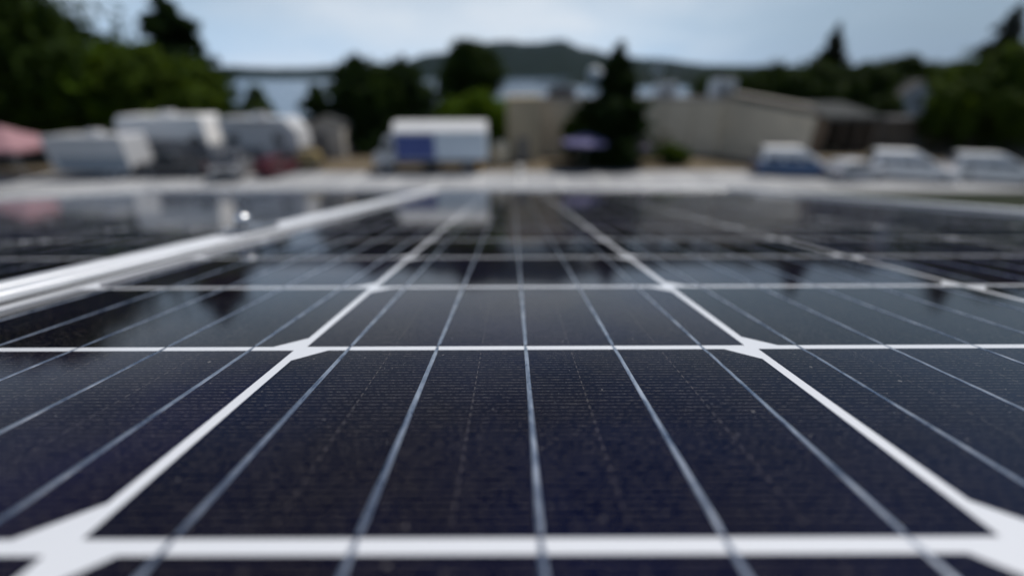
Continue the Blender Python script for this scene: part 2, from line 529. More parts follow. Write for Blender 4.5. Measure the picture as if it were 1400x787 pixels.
# ------------------------------------------------------------------ setting: ground, lake, hills
def ground_material():
    m = bpy.data.materials.new('ground_cover')
    m.use_nodes = True
    t = m.node_tree
    b = t.nodes['Principled BSDF']
    b.inputs['Roughness'].default_value = 0.95
    b.inputs['Specular IOR Level'].default_value = 0.1
    g = t.nodes.new('ShaderNodeNewGeometry')
    n = t.nodes.new('ShaderNodeTexNoise'); n.inputs['Scale'].default_value = 0.12; n.inputs['Detail'].default_value = 8
    n2 = t.nodes.new('ShaderNodeTexNoise'); n2.inputs['Scale'].default_value = 2.2; n2.inputs['Detail'].default_value = 6
    t.links.new(g.outputs['Position'], n.inputs['Vector'])
    t.links.new(g.outputs['Position'], n2.inputs['Vector'])
    a = t.nodes.new('ShaderNodeMix'); a.data_type = 'RGBA'
    a.inputs['A'].default_value = (0.013, 0.018, 0.010, 1); a.inputs['B'].default_value = (0.028, 0.034, 0.018, 1)
    t.links.new(n2.outputs['Fac'], a.inputs['Factor'])
    d = t.nodes.new('ShaderNodeMix'); d.data_type = 'RGBA'
    d.inputs['A'].default_value = (0.09, 0.072, 0.048, 1); d.inputs['B'].default_value = (0.17, 0.14, 0.10, 1)
    t.links.new(n2.outputs['Fac'], d.inputs['Factor'])
    # bare trodden earth in a belt behind the parking bays, grass elsewhere
    sp = t.nodes.new('ShaderNodeSeparateXYZ'); t.links.new(g.outputs['Position'], sp.inputs['Vector'])
    yy = math_node(t, 'ADD', sp.outputs['Y'], math_node(t, 'MULTIPLY', math_node(t, 'SUBTRACT', n.outputs['Fac'], 0.5), 10.0))
    belt = math_node(t, 'MULTIPLY', math_node(t, 'GREATER_THAN', yy, 30.0), math_node(t, 'LESS_THAN', yy, 44.0))
    x = t.nodes.new('ShaderNodeMix'); x.data_type = 'RGBA'
    t.links.new(belt, x.inputs['Factor'])
    t.links.new(a.outputs['Result'], x.inputs['A'])
    t.links.new(d.outputs['Result'], x.inputs['B'])
    t.links.new(x.outputs['Result'], b.inputs['Base Color'])
    return m

def grid_mesh(name, xs, ys, zf, material, smooth=True):
    vs = [(x, y, zf(x, y)) for y in ys for x in xs]
    nx = len(xs)
    fs = [(j*nx+i, j*nx+i+1, (j+1)*nx+i+1, (j+1)*nx+i) for j in range(len(ys)-1) for i in range(nx-1)]
    me = bpy.data.meshes.new(name)
    me.from_pydata(vs, [], fs)
    me.materials.append(material)
    if smooth: me.polygons.foreach_set('use_smooth', [True]*len(me.polygons))
    o = bpy.data.objects.new(name, me); C.objects.link(o)
    o['kind'] = 'structure'
    return o

LAKE = -5.0
def ground_z(x, y):
    if y < 80: return 0.0
    if y < 135: return -7.5 * (y-80)/55
    return -7.5
grid_mesh('ground', [-4500, -1500, -400, -150, -60, 0, 60, 150, 400, 1500, 4500],
          [-200, -20, 0, 25, 80, 100, 120, 135, 300, 1400, 5200], ground_z, ground_material(), smooth=False)

mw = mat('lake_water', (0.010, 0.045, 0.10), 0.2, spec=0.3, bump=0.0)
tw = mw.node_tree
gw = tw.nodes.new('ShaderNodeNewGeometry')
nw = tw.nodes.new('ShaderNodeTexNoise'); nw.inputs['Scale'].default_value = 0.35; nw.inputs['Detail'].default_value = 5
mpw = tw.nodes.new('ShaderNodeMapping'); mpw.inputs['Scale'].default_value = (0.5, 1.0, 1.0)
tw.links.new(gw.outputs['Position'], mpw.inputs['Vector']); tw.links.new(mpw.outputs['Vector'], nw.inputs['Vector'])
bw_ = tw.nodes.new('ShaderNodeBump'); bw_.inputs['Strength'].default_value = 0.15; bw_.inputs['Distance'].default_value = 0.35
tw.links.new(nw.outputs['Fac'], bw_.inputs['Height'])
tw.links.new(bw_.outputs['Normal'], tw.nodes['Principled BSDF'].inputs['Normal'])
grid_mesh('water', [-3500, -800, 0, 800, 3500], [112, 400, 1000, 1700], lambda x, y: LAKE, mw, smooth=False)

# pavement, its kerb and painted bays
o = MB().add([(-75,27.6,0.004),(75,27.6,0.004),(75,34.3,0.004),(-75,34.3,0.004)], [(0,1,2,3)]).build('pavement', M['concrete'])
o['kind'] = 'structure'
mb = MB()
for i in range(-14, 22):
    x = i*3.1 + 0.6
    mb.add([(x,29.4,0.008),(x+0.11,29.4,0.008),(x+0.11,34.1,0.008),(x,34.1,0.008)], [(0,1,2,3)])
o = mb.build('bay_marking', M['line_paint']); o['kind'] = 'structure'
o = MB().box(-75, 75, 27.3, 27.598, -0.02, 0.13).build('kerb', M['kerb'], bevel=0.02); o['kind'] = 'structure'

# the sloping roof the panels are fixed to (its eave falls just past their far edge)
NRM = Vector((0, math.sin(TILT), math.cos(TILT)))
FWD = Vector((0, math.cos(TILT), -math.sin(TILT)))
FOOT = Vector((0, 0, EYE)) - NRM*HC
roof = MB().box(-1.75, 1.15, -2.6, 1.75, -0.26, -0.145).build('roof', M['roofing'])
roof.location = FOOT; roof.rotation_euler = (-TILT, 0, 0); roof['kind'] = 'structure'

# wooded hills across the lake
def hill_material():
    m = bpy.data.materials.new('wooded_hill')
    m.use_nodes = True
    t = m.node_tree
    b = t.nodes['Principled BSDF']
    b.inputs['Roughness'].default_value = 0.95
    b.inputs['Specular IOR Level'].default_value = 0.05
    g = t.nodes.new('ShaderNodeNewGeometry')
    n = t.nodes.new('ShaderNodeTexNoise'); n.inputs['Scale'].default_value = 0.025; n.inputs['Detail'].default_value = 8
    t.links.new(g.outputs['Position'], n.inputs['Vector'])
    x = t.nodes.new('ShaderNodeMix'); x.data_type = 'RGBA'
    x.inputs['A'].default_value = (0.004, 0.008, 0.007, 1); x.inputs['B'].default_value = (0.011, 0.018, 0.012, 1)
    t.links.new(n.outputs['Fac'], x.inputs['Factor'])
    t.links.new(x.outputs['Result'], b.inputs['Base Color'])
    return m
MH = hill_material()
rng = random.Random(5)
def noise1(x, seed=0):
    s = 0
    for k, (f, a) in enumerate(((1, 1), (2.3, .5), (5.1, .28), (11.7, .15))):
        s += a*math.sin(x*f + seed*1.7 + k*2.1)
    return s
def skyline(prof, D):
    ps = [(px, hy(y, D)) for px, y in prof]
    def z(x):
        px = 700 + x*F/(D*math.cos(PITCH))
        if px <= ps[0][0]: return ps[0][1]
        for (a, ha), (b, hb) in zip(ps, ps[1:]):
            if px <= b:
                t = (px-a)/(b-a); t = t*t*(3-2*t)
                return ha + (hb-ha)*t
        return ps[-1][1]
    return z
def hills(name, prof, D0, D1, bumps, seed):
    z = skyline(prof, D1)
    xs = [i*14.0*D1/2000 for i in range(-175, 176)]
    ys = [D0 + (D1-D0)*t for t in (0, .06, .14, .25, .38, .52, .66, .8, .9, 1, 1.12, 1.3, 1.6)]
    rr = random.Random(seed)
    def zf(x, y):
        t = (y-D0)/(D1-D0)
        k = math.sin(min(t, 1)*math.pi/2)**1.2 if t <= 1 else max(0.0, 1-(t-1)*1.2)
        # the ridge height of a column follows the ray, so scale x to the ridge distance
        h = z(x*D1/max(y, 1) if t <= 1 else x)
        return LAKE - 1.5 + (h - LAKE + 1.5)*k + bumps*(noise1(x*0.012, seed)*0.5 + rr.uniform(-1, 1))*min(1, t*6 if t > 0 else 0)
    return grid_mesh(name, xs, ys, zf, MH)
hills('hills', [(-400,70),(120,88),(170,76),(230,90),(300,92),(400,93),(470,92),(540,87),(600,74),(650,61),(690,56),(720,60),(765,57),(800,68),(850,78),(900,84),(960,90),(1050,93),(1150,97),(1300,97),(1800,92)], 1450, 2400, 5, 3)
hills('near_hills', [(-900,124),(640,124),(740,116),(820,106),(900,98),(980,97),(1060,94),(1150,95),(1250,92),(1350,88),(1500,80),(2000,70)], 480, 800, 3, 8)

# ------------------------------------------------------------------ solar panels
PAN_ROWS, PAN_COLS = 20, 6
N_GLASS = 0.0               # cover glass surface = local z 0 of the panel plane

def cell_mesh(name, far_chamfer, with_ribbons):
    hx, hyy = CELL_X/2, CELL_Y/2
    cx, cy = 0.0090, 0.0082
    if far_chamfer:
        prof = [(-hx,-hyy),(hx,-hyy),(hx,hyy-cy),(hx-cx,hyy),(-hx+cx,hyy),(-hx,hyy-cy)]
    else:
        prof = [(-hx+cx,-hyy),(hx-cx,-hyy),(hx,-hyy+cy),(hx,hyy),(-hx,hyy),(-hx,-hyy+cy)]
    mb = MB().prism_z(prof, 0, 0.00018)
    nf = len(mb.f)
    if with_ribbons:
        for k in range(NBB):
            ribbon_into(mb, (k-2)*CELL_X/NBB)
    me = mb.mesh(name, [M['cell'], M['ribbon']])
    for i, p in enumerate(me.polygons):
        p.material_index = 0 if i < nf else 1
    return me

def ribbon_into(mb, x0, full=True):
    """flat tinned ribbon: over the cell's face, then ducking through the gap to the back of the next cell"""
    w = 0.00142
    stations = [(-CELL_Y/2+0.0006, 0.00025, 0.95), (-CELL_Y/2+0.0060, 0.00032, 1.0), (-0.02, 0.00037, 1.0), (0.01, 0.00036, 1.02),
                (CELL_Y/2-0.0044, 0.00037, 1.0), (CELL_Y/2-0.0020, 0.00028, 1.0), (CELL_Y/2-0.0001, 0.00025, 1.0), (CELL_Y/2+GAP*0.5, 0.00022, 1.0),
                (CELL_Y/2+GAP+0.0001, 0.00017, 1.0)]
    cs = [(-0.5, -0.00020), (-0.45, -0.00005), (-0.36, 0.0), (-0.06, 0.00002), (0.02, 0.00001), (0.42, -0.00010), (0.5, -0.00022)]
    b = len(mb.v)
    n = len(cs)
    for y, z, s in stations:
        for u, dz in cs:
            mb.v.append((x0 + u*w*s, y, z + dz))
    for i in range(len(stations)-1):
        for k in range(n-1):
            mb.f.append((b+i*n+k, b+i*n+k+1, b+(i+1)*n+k+1, b+(i+1)*n+k))
    mb.f.append(tuple(b+k for k in range(n)))
    mb.f.append(tuple(b+(len(stations)-1)*n+k for k in range(n-1, -1, -1)))

CELL_PLAIN = {True: cell_mesh('cell', True, False), False: cell_mesh('cell', False, False)}
CELL_FULL = {True: cell_mesh('cell_with_ribbons', True, True), False: cell_mesh('cell_with_ribbons', False, True)}
_rb = MB(); ribbon_into(_rb, 0)
RIB = _rb.mesh('busbar_ribbon', M['ribbon'])
for p in RIB.polygons: p.use_smooth = False

X_LEFT = 0.0049 - PX/2 - PX         # left border of the near panel's cell field (centre of the outer gap line)
Y_FIRST = 0.0566 - 3*PY             # centre of the gap line before the first row
MARGIN = 0.0078
LIP_W, LIP_H = 0.0112, 0.0043
FR_DEPTH = 0.035

def in_view(x, y, m=0.0):
    """does a point of the glass plane fall inside the photograph's frame"""
    p = FOOT + Vector((1, 0, 0))*x + FWD*y - Vector((0, 0, EYE))
    f = Vector((0, math.cos(PITCH), -math.sin(PITCH))); u = Vector((0, math.sin(PITCH), math.cos(PITCH)))
    z = p.dot(f)
    if z < 0.01: return False
    return abs(p.x/z*F) < 700 + m and abs(p.dot(u)/z*F) < 394 + m

def panel(x_left, label, near):
    """x_left: lateral place of the cell field's left border"""
    root = empty('solar_panel', FOOT + FWD*Y_FIRST + Vector((1, 0, 0))*x_left, label, 'solar panel', group='solar panels on the roof')
    root.rotation_euler = (-TILT, 0, 0)
    W, L = PAN_COLS*PX, PAN_ROWS*PY
    zc = -0.0009                       # cells lie just under the glass face
    x0, x1, y0, y1 = -MARGIN, W+MARGIN, -0.016, L+0.012
    MB().box(x0-0.004, x1+0.004, y0-0.004, y1+0.004, zc-0.0042, zc-0.00015).build('backsheet', M['backsheet'], root)
    # black bead along the glass edge, added as the frame's dark reflection
    sl = MB()
    sl.box(x0+0.0001, x0+0.0016, y0+0.0001, y1-0.0001, -0.0012, 0.0003).box(x1-0.0016, x1-0.0001, y0+0.0001, y1-0.0001, -0.0012, 0.0003)
    sl.box(x0+0.0017, x1-0.0017, y0+0.0001, y0+0.0016, -0.0012, 0.0003).box(x0+0.0017, x1-0.0017, y1-0.0016, y1-0.0001, -0.0012, 0.0003)
    sl.build('reflection_bead', M['trim'], root)
    # the frame: four mitred rails with a raised lip
    fm = MB()
    def rail(pa, pb, inx, iny):
        pass
    prof = [(0, -FR_DEPTH), (0, LIP_H-0.0008), (0.0008, LIP_H), (LIP_W-0.0008, LIP_H), (LIP_W, LIP_H-0.0008), (LIP_W, -FR_DEPTH)]
    for side in range(4):
        fm = MB(); vs = []
        for end in (0, 1):
            for u, z in prof:
                if side == 0:   p = (x0-u, (y0-u) if end == 0 else (y1+u), z)
                elif side == 1: p = (x1+u, (y0-u) if end == 0 else (y1+u), z)
                elif side == 2: p = ((x0-u) if end == 0 else (x1+u), y0-u, z)
                else:           p = ((x0-u) if end == 0 else (x1+u), y1+u, z)
                vs.append(p)
        n = len(prof)
        fm.add(vs, [tuple(range(n)), tuple(range(2*n-1, n-1, -1))] + [(i, n+i, n+(i+1) % n, (i+1) % n) for i in range(n)])
        fm.build('frame_rail', M['frame'], root)
    # half-cut cells: the hundred that show largest are parts of their own
    items = []
    for r in range(PAN_ROWS):
        for c in range(PAN_COLS):
            cx, cy = (c+0.5)*PX, (r+0.5)*PY
            gx, gy = x_left + cx, Y_FIRST + cy
            vis = any(in_view(gx+sx*CELL_X/2, gy+sy*CELL_Y/2) for sx in (-1, -0.5, 0, 0.5, 1) for sy in (-1, 0, 1))
            items.append((not vis, gy**2 + gx**2, r, c, cx, cy))
    items.sort()
    rest = MB(); nbb = 0
    rmesh = []
    for i, (hid, d, r, c, cx, cy) in enumerate(items):
        far = (c + (0 if near else 1)) % 2 == 1
        if i < 100 and not hid:
            sep = near and nbb < 100 and abs(math.sqrt(d)) < 0.40
            me = CELL_PLAIN[far] if sep else CELL_FULL[far]
            o = bpy.data.objects.new('cell', me); C.objects.link(o)
            o.parent = root; o.location = (cx, cy, zc-0.0003)
            if sep:
                for k in range(NBB):
                    q = bpy.data.objects.new('busbar', RIB); C.objects.link(q)
                    q.parent = o; q.location = ((k-2)*CELL_X/NBB, 0, 0)
                    nbb += 1
        else:
            me = CELL_FULL[far]
            b = len(rest.v)
            rest.v += [(v.co.x+cx, v.co.y+cy, v.co.z) for v in me.vertices]
            rest.f += [tuple(b+j for j in p.vertices) for p in me.polygons]
            rmesh += [p.material_index for p in me.polygons]
    if rest.v:
        me = bpy.data.meshes.new('cell_field')
        me.from_pydata(rest.v, [], rest.f)
        me.materials.append(M['cell']); me.materials.append(M['ribbon'])
        me.polygons.foreach_set('material_index', rmesh)
        o = bpy.data.objects.new('cell_field', me); C.objects.link(o)
        o.parent = root; o.location = (0, 0, zc-0.0003); o['kind'] = 'stuff'
    return root

panel(X_LEFT, 'black solar panel filling the foreground, with a sharp white grid between its cells', True)
X_GAP = 0.0055
panel(X_LEFT - MARGIN*2 - LIP_W*2 - X_GAP - PAN_COLS*PX, 'blurred dark solar panel on the left, beyond the bolted clamp and the bright frame', False)

# the mid clamp bridging the two frames
xm = X_LEFT - MARGIN - LIP_W - X_GAP/2
ym = 0.416
cl = empty('panel_clamp', FOOT + FWD*ym + Vector((1, 0, 0))*xm + NRM*0.0022, 'grey metal clamp with a shiny bolt joining the two solar panel frames', 'clamp')
cl.rotation_euler = (-TILT, 0, 0)
pl = [(-0.0125, 0.0024), (-0.0125, 0.0064), (-0.0065, 0.0076), (-0.0048, 0.0060), (0.0048, 0.0060), (0.0065, 0.0076), (0.0125, 0.0064), (0.0125, 0.0024),
      (0.0028, 0.0024), (0.0028, -0.022), (-0.0028, -0.022), (-0.0028, 0.0024)]
MB().prism_y(pl, -0.030, 0.030).build('plate', M['clamp'], cl, bevel=0.0008)
bo = MB()
bo.lathe([(0.0026, 0.0062), (0.0026, 0.0105), (0.0066, 0.0106), (0.0070, 0.0110), (0.0072, 0.0140), (0.0066, 0.0168), (0.0050, 0.0186), (0.0026, 0.0195), (0.0002, 0.0198)], 28, c=(-0.003, -0.004, 0))
bo.build('bolt', M['bolt'], cl, smooth=True)
wa = MB().lathe([(0.0050, 0.00605), (0.0088, 0.0063), (0.0088, 0.0078), (0.0060, 0.0080)], 24, c=(-0.003, -0.004, 0)).build('washer', M['clamp'], cl)

# ------------------------------------------------------------------ vehicles
def wheel(parent, x, y, r=0.34, wd=0.22, side=1):
    t = MB()
    prof = [(r*0.58, -wd/2), (r*0.92, -wd/2), (r, -wd*0.36), (r, wd*0.36), (r*0.92, wd/2), (r*0.58, wd/2)]
    n = 20; b = 0
    for rr, yy in prof:
        for k in range(n):
            a = 2*math.pi*k/n
            t.v.append((rr*math.cos(a), yy, rr*math.sin(a)))
    for i in range(len(prof)):
        j = (i+1) % len(prof)
        for k in range(n):
            t.f.append((i*n+k, i*n+(k+1) % n, j*n+(k+1) % n, j*n+k))
    o = bpy.data.objects.new('wheel', t.mesh('wheel', M['tyre'], smooth=False)); C.objects.link(o)
    o.parent = parent; o.location = (x, y, r)
    h = MB()
    pr = [(0.001, 0.32*wd), (r*0.2, 0.34*wd), (r*0.28, 0.22*wd), (r*0.5, 0.30*wd), (r*0.6, 0.42*wd), (r*0.6, 0.0), (0.001, 0.0)]
    for rr, yy in pr:
        for k in range(n):
            a = 2*math.pi*k/n
            h.v.append((rr*math.cos(a), yy*side, rr*math.sin(a)))
    for i in range(len(pr)-1):
        for k in range(n):
            h.f.append((i*n+k, i*n+(k+1) % n, (i+1)*n+(k+1) % n, (i+1)*n+k))
    h.build('rim', M['rim'], o)
    return o

def wheels4(root, xf, xr, hw, r=0.34):
    for x in (xf, xr):
        for s in (-1, 1):
            wheel(root, x, s*(hw-0.10), r, 0.22, s)

def slab(root, name, poly, y, material, t=0.02, sub=None, bevel=0.0):
    """a flat pane on the side of a vehicle: (x,z) outline at y, t thick, outwards"""
    y2 = y + (t if y > 0 else -t)
    return MB().prism_y(poly, min(y, y2), max(y, y2)).build(name, material, sub or root, bevel=bevel)

def van(px, D, label, paint, body_col=None, L=5.2, Hh=1.95, rz=0.0, group='vans and cars parked by the grass'):
    root = empty('parked_van', (wx(px, D, 1), D, 0.004), label, 'van', rz, group)
    hl = L/2; hw = 0.96
    lower = [(-hl, 0.32), (-hl+0.04, 1.02), (hl-1.15, 1.06), (hl-0.25, 0.86), (hl-0.02, 0.68), (hl, 0.34), (hl-0.25, 0.24), (-hl+0.2, 0.24)]
    MB().prism_y(lower, -hw, hw).build('body', body_col or paint, root, bevel=0.09, seg=3)
    v = MB()
    zt, zb = Hh, 1.03
    a = [(-hl+0.06, zb), (hl-1.1, zb)]; bq = [(-hl+0.22, zt-0.08), (hl-2.15, zt)]
    top = [(-hl+0.06, -hw+0.02, zb), (hl-1.0, -hw+0.02, zb), (hl-1.0, hw-0.02, zb), (-hl+0.06, hw-0.02, zb),
           (-hl+0.35, -hw+0.40, zt-0.06), (hl-2.75, -hw+0.40, zt-0.02), (hl-2.75, hw-0.40, zt-0.02), (-hl+0.35, hw-0.40, zt-0.06)]
    v.add(top, [(3,2,1,0),(4,5,6,7),(0,1,5,4),(1,2,6,5),(2,3,7,6),(3,0,4,7)])
    cab = v.build('cabin', paint, root, bevel=0.07, seg=3)
    def lerp(p, q, t): return tuple(p[i]+(q[i]-p[i])*t for i in range(3))
    def quad_on(c00, c10, c11, c01, u0, u1, v0, v1, out):
        def P(u, vv): return Vector(lerp(lerp(c00, c10, u), lerp(c01, c11, u), vv))
        q = [P(u0, v0), P(u1, v0), P(u1, v1), P(u0, v1)]
        nrm = (q[1]-q[0]).cross(q[3]-q[0]).normalized()
        if nrm.dot(Vector(out)) < 0: nrm = -nrm
        return MB().add([tuple(p+nrm*0.004) for p in q] + [tuple(p+nrm*0.016) for p in q],
                        [(0,1,2,3),(4,5,6,7),(0,1,5,4),(1,2,6,5),(2,3,7,6),(3,0,4,7)])
    quad_on(top[1], top[2], top[6], top[5], .07, .93, .10, .90, (1,0,0.5)).build('windshield', M['glass'], root, bevel=0.004)
    quad_on(top[0], top[3], top[7], top[4], .10, .90, .18, .82, (-1,0,0.3)).build('rear_window', M['glass'], root, bevel=0.004)
    for s, (c00, c10, c11, c01) in ((-1, (top[0], top[1], top[5], top[4])), (1, (top[3], top[2], top[6], top[7]))):
        for u0, u1 in ((.10, .36), (.40, .66), (.69, .88)):
            quad_on(c00, c10, c11, c01, u0, u1, .04, .38, (0, s, .2)).build('window', M['glass'], root, bevel=0.004)
    for s in (-1, 1):
        MB().box(hl-0.26, hl+0.01, s*0.66-0.19, s*0.66+0.19, 0.62, 0.78).build('headlight', M['lamp'], root, bevel=0.03)
        MB().box(-hl-0.01, -hl+0.12, s*0.78-0.1, s*0.78+0.1, 0.72, 1.0).build('tail_light', M['tail'], root, bevel=0.02)
        MB().box(hl-1.35, hl-1.17, s*(hw+0.10)-0.09, s*(hw+0.10)+0.09, 1.04, 1.2).build('mirror', paint, root, bevel=0.04)
    MB().box(hl-0.12, hl+0.06, -hw+0.08, hw-0.08, 0.3, 0.52).build('bumper', M['trim'], root, bevel=0.05)
    wheels4(root, hl-0.95, -hl+0.95, hw)
    return root

def pickup(px, D, label, paint, rz, L=5.4, group=None):
    root = empty('pickup_truck', (wx(px, D, 1), D, 0.004), label, 'pickup truck', rz, group)
    hl = L/2; hw = 0.97
    body = [(-hl, 0.45), (-hl, 1.12), (hl-1.55, 1.12), (hl-0.2, 1.08), (hl-0.04, 0.95), (hl, 0.45), (hl-0.2, 0.32), (-hl+0.2, 0.36)]
    MB().prism_y(body, -hw, hw).build('body', paint, root, bevel=0.06, seg=2)
    MB().box(-hl+0.1, -0.55, -hw+0.10, hw-0.10, 1.122, 1.135).build('bed_cover', M['trim'], root)
    cab = [(-0.55, 1.1), (-0.45, 1.76), (0.75, 1.80), (1.35, 1.12)]
    cb = MB().prism_y(cab, -hw+0.12, hw-0.12).build('cabin', paint, root, bevel=0.06, seg=2)
    for s in (-1, 1):
        slab(root, 'window', [(-0.42, 1.2), (-0.36, 1.64), (0.22, 1.66), (0.22, 1.2)], s*(hw-0.118), M['glass'], 0.012)
        slab(root, 'window', [(0.30, 1.2), (0.30, 1.66), (0.66, 1.68), (1.08, 1.2)], s*(hw-0.118), M['glass'], 0.012)
        MB().box(hl-0.10, hl+0.012, s*0.72-0.16, s*0.72+0.16, 0.80, 0.98).build('headlight', M['lamp'], root, bevel=0.02)
        MB().box(-hl-0.012, -hl+0.06, s*0.88-0.07, s*0.88+0.07, 0.7, 1.0).build('tail_light', M['tail'], root, bevel=0.02)
    MB().add([(0.80,-0.72,1.775),(0.80,0.72,1.775),(1.33,0.76,1.175),(1.33,-0.76,1.175),
              (0.84,-0.72,1.79),(0.84,0.72,1.79),(1.37,0.76,1.19),(1.37,-0.76,1.19)],
             [(0,1,2,3),(7,6,5,4),(0,4,5,1),(1,5,6,2),(2,6,7,3),(3,7,4,0)]).build('windshield', M['glass'], root)
    MB().box(hl-0.03, hl+0.02, -0.52, 0.52, 0.66, 1.0).build('grille', M['trim'], root, bevel=0.02)
    MB().box(hl-0.1, hl+0.1, -hw+0.05, hw-0.05, 0.40, 0.60).build('bumper', M['rim'], root, bevel=0.05)
    wheels4(root, hl-0.95, -hl+1.1, hw, 0.38)
    return root

def box_truck():
    D = 35.0
    root = empty('box_truck', (wx(606, D, 2), D, 0.004), 'white box truck with a blue panel on the front half of its cargo side', 'truck', math.pi)
    # local +x is the front; turned round so that the truck faces left
    hl = 3.55
    MB().box(-hl, hl, -1.25, 1.25, 0.98, 3.0).build('cargo_box', M['shaded_white'], root, bevel=0.04)
    cp = [(-1.262, 3.002), (-1.262, 3.16), (-0.62, 3.76), (0.62, 3.76), (1.262, 3.16), (1.262, 3.002)]
    vs = [(x, y, z) for x in (-hl+0.01, hl+0.06) for y, z in cp]
    MB().add(vs, [tuple(range(6)), tuple(range(11, 5, -1))] + [(i, 6+i, 6+(i+1) % 6, (i+1) % 6) for i in range(6)]).build('roof_cap', M['bright_white'], root, bevel=0.06, seg=3)
    for s in (-1, 1):
        slab(root, 'side_graphic', [(0.42, 1.12), (0.42, 2.94), (hl-0.06, 2.94), (hl-0.06, 1.12)], s*1.252, M['blue'], 0.008)
        MB().box(-hl+0.05, hl-0.05, s*1.27-0.02, s*1.27+0.02, 0.90, 1.05).build('side_rail', M['trim'], root, bevel=0.01)
        wheel(root, hl+0.95, s*1.0, 0.44, 0.28, s)
        wheel(root, -hl+1.5, s*1.0, 0.46, 0.5, s)
        MB().box(0.2, 1.6, s*0.95-0.22, s*0.95+0.22, 0.42, 0.88).build('fuel_tank', M['trim'], root, bevel=0.08)
        MB().box(-hl+0.35, -hl+0.75, s*1.19-0.02, s*1.19+0.02, 0.28, 0.88).build('mud_flap', M['amber'], root, bevel=0.01)
        MB().box(hl+1.72, hl+1.86, s*0.8-0.16, s*0.8+0.16, 0.92, 1.14).build('headlight', M['lamp'], root, bevel=0.03)
        MB().box(hl+0.9, hl+1.02, s*1.28-0.1, s*1.28+0.1, 1.75, 2.2).build('mirror', M['trim'], root, bevel=0.03)
    MB().box(-hl+0.02, hl+1.3, -0.42, 0.42, 0.55, 0.96).build('chassis', M['trim'], root)
    cab = [(hl+0.12, 0.75), (hl+0.12, 2.72), (hl+0.75, 2.74), (hl+1.12, 1.72), (hl+1.75, 1.5), (hl+1.84, 0.7), (hl+1.6, 0.58), (hl+0.3, 0.58)]
    cb = MB().prism_y(cab, -1.08, 1.08).build('cab', M['rv_white'], root, bevel=0.09, seg=3)
    for s in (-1, 1):
        d = slab(root, 'door', [(hl+0.22, 0.85), (hl+0.22, 2.45), (hl+0.68, 2.45), (hl+1.0, 1.66), (hl+1.0, 0.85)], s*1.082, M['rv_white'], 0.012, bevel=0.004)
        slab(root, 'window', [(hl+0.28, 1.72), (hl+0.28, 2.38), (hl+0.64, 2.38), (hl+0.90, 1.72)], s*1.097, M['glass'], 0.006, sub=d)
    MB().add([(hl+0.82,-0.95,2.6),(hl+0.82,0.95,2.6),(hl+1.12,0.98,1.78),(hl+1.12,-0.98,1.78),
              (hl+0.86,-0.95,2.61),(hl+0.86,0.95,2.61),(hl+1.16,0.98,1.79),(hl+1.16,-0.98,1.79)],
             [(0,1,2,3),(7,6,5,4),(0,4,5,1),(1,5,6,2),(2,6,7,3),(3,7,4,0)]).build('windshield', M['glass'], root)
    MB().box(hl+1.82, hl+1.88, -0.55, 0.55, 0.8, 1.35).build('grille', M['trim'], root, bevel=0.02)
    MB().box(hl+1.7, hl+1.95, -1.1, 1.1, 0.45, 0.72).build('bumper', M['rim'], root, bevel=0.05)
    return root
box_truck()

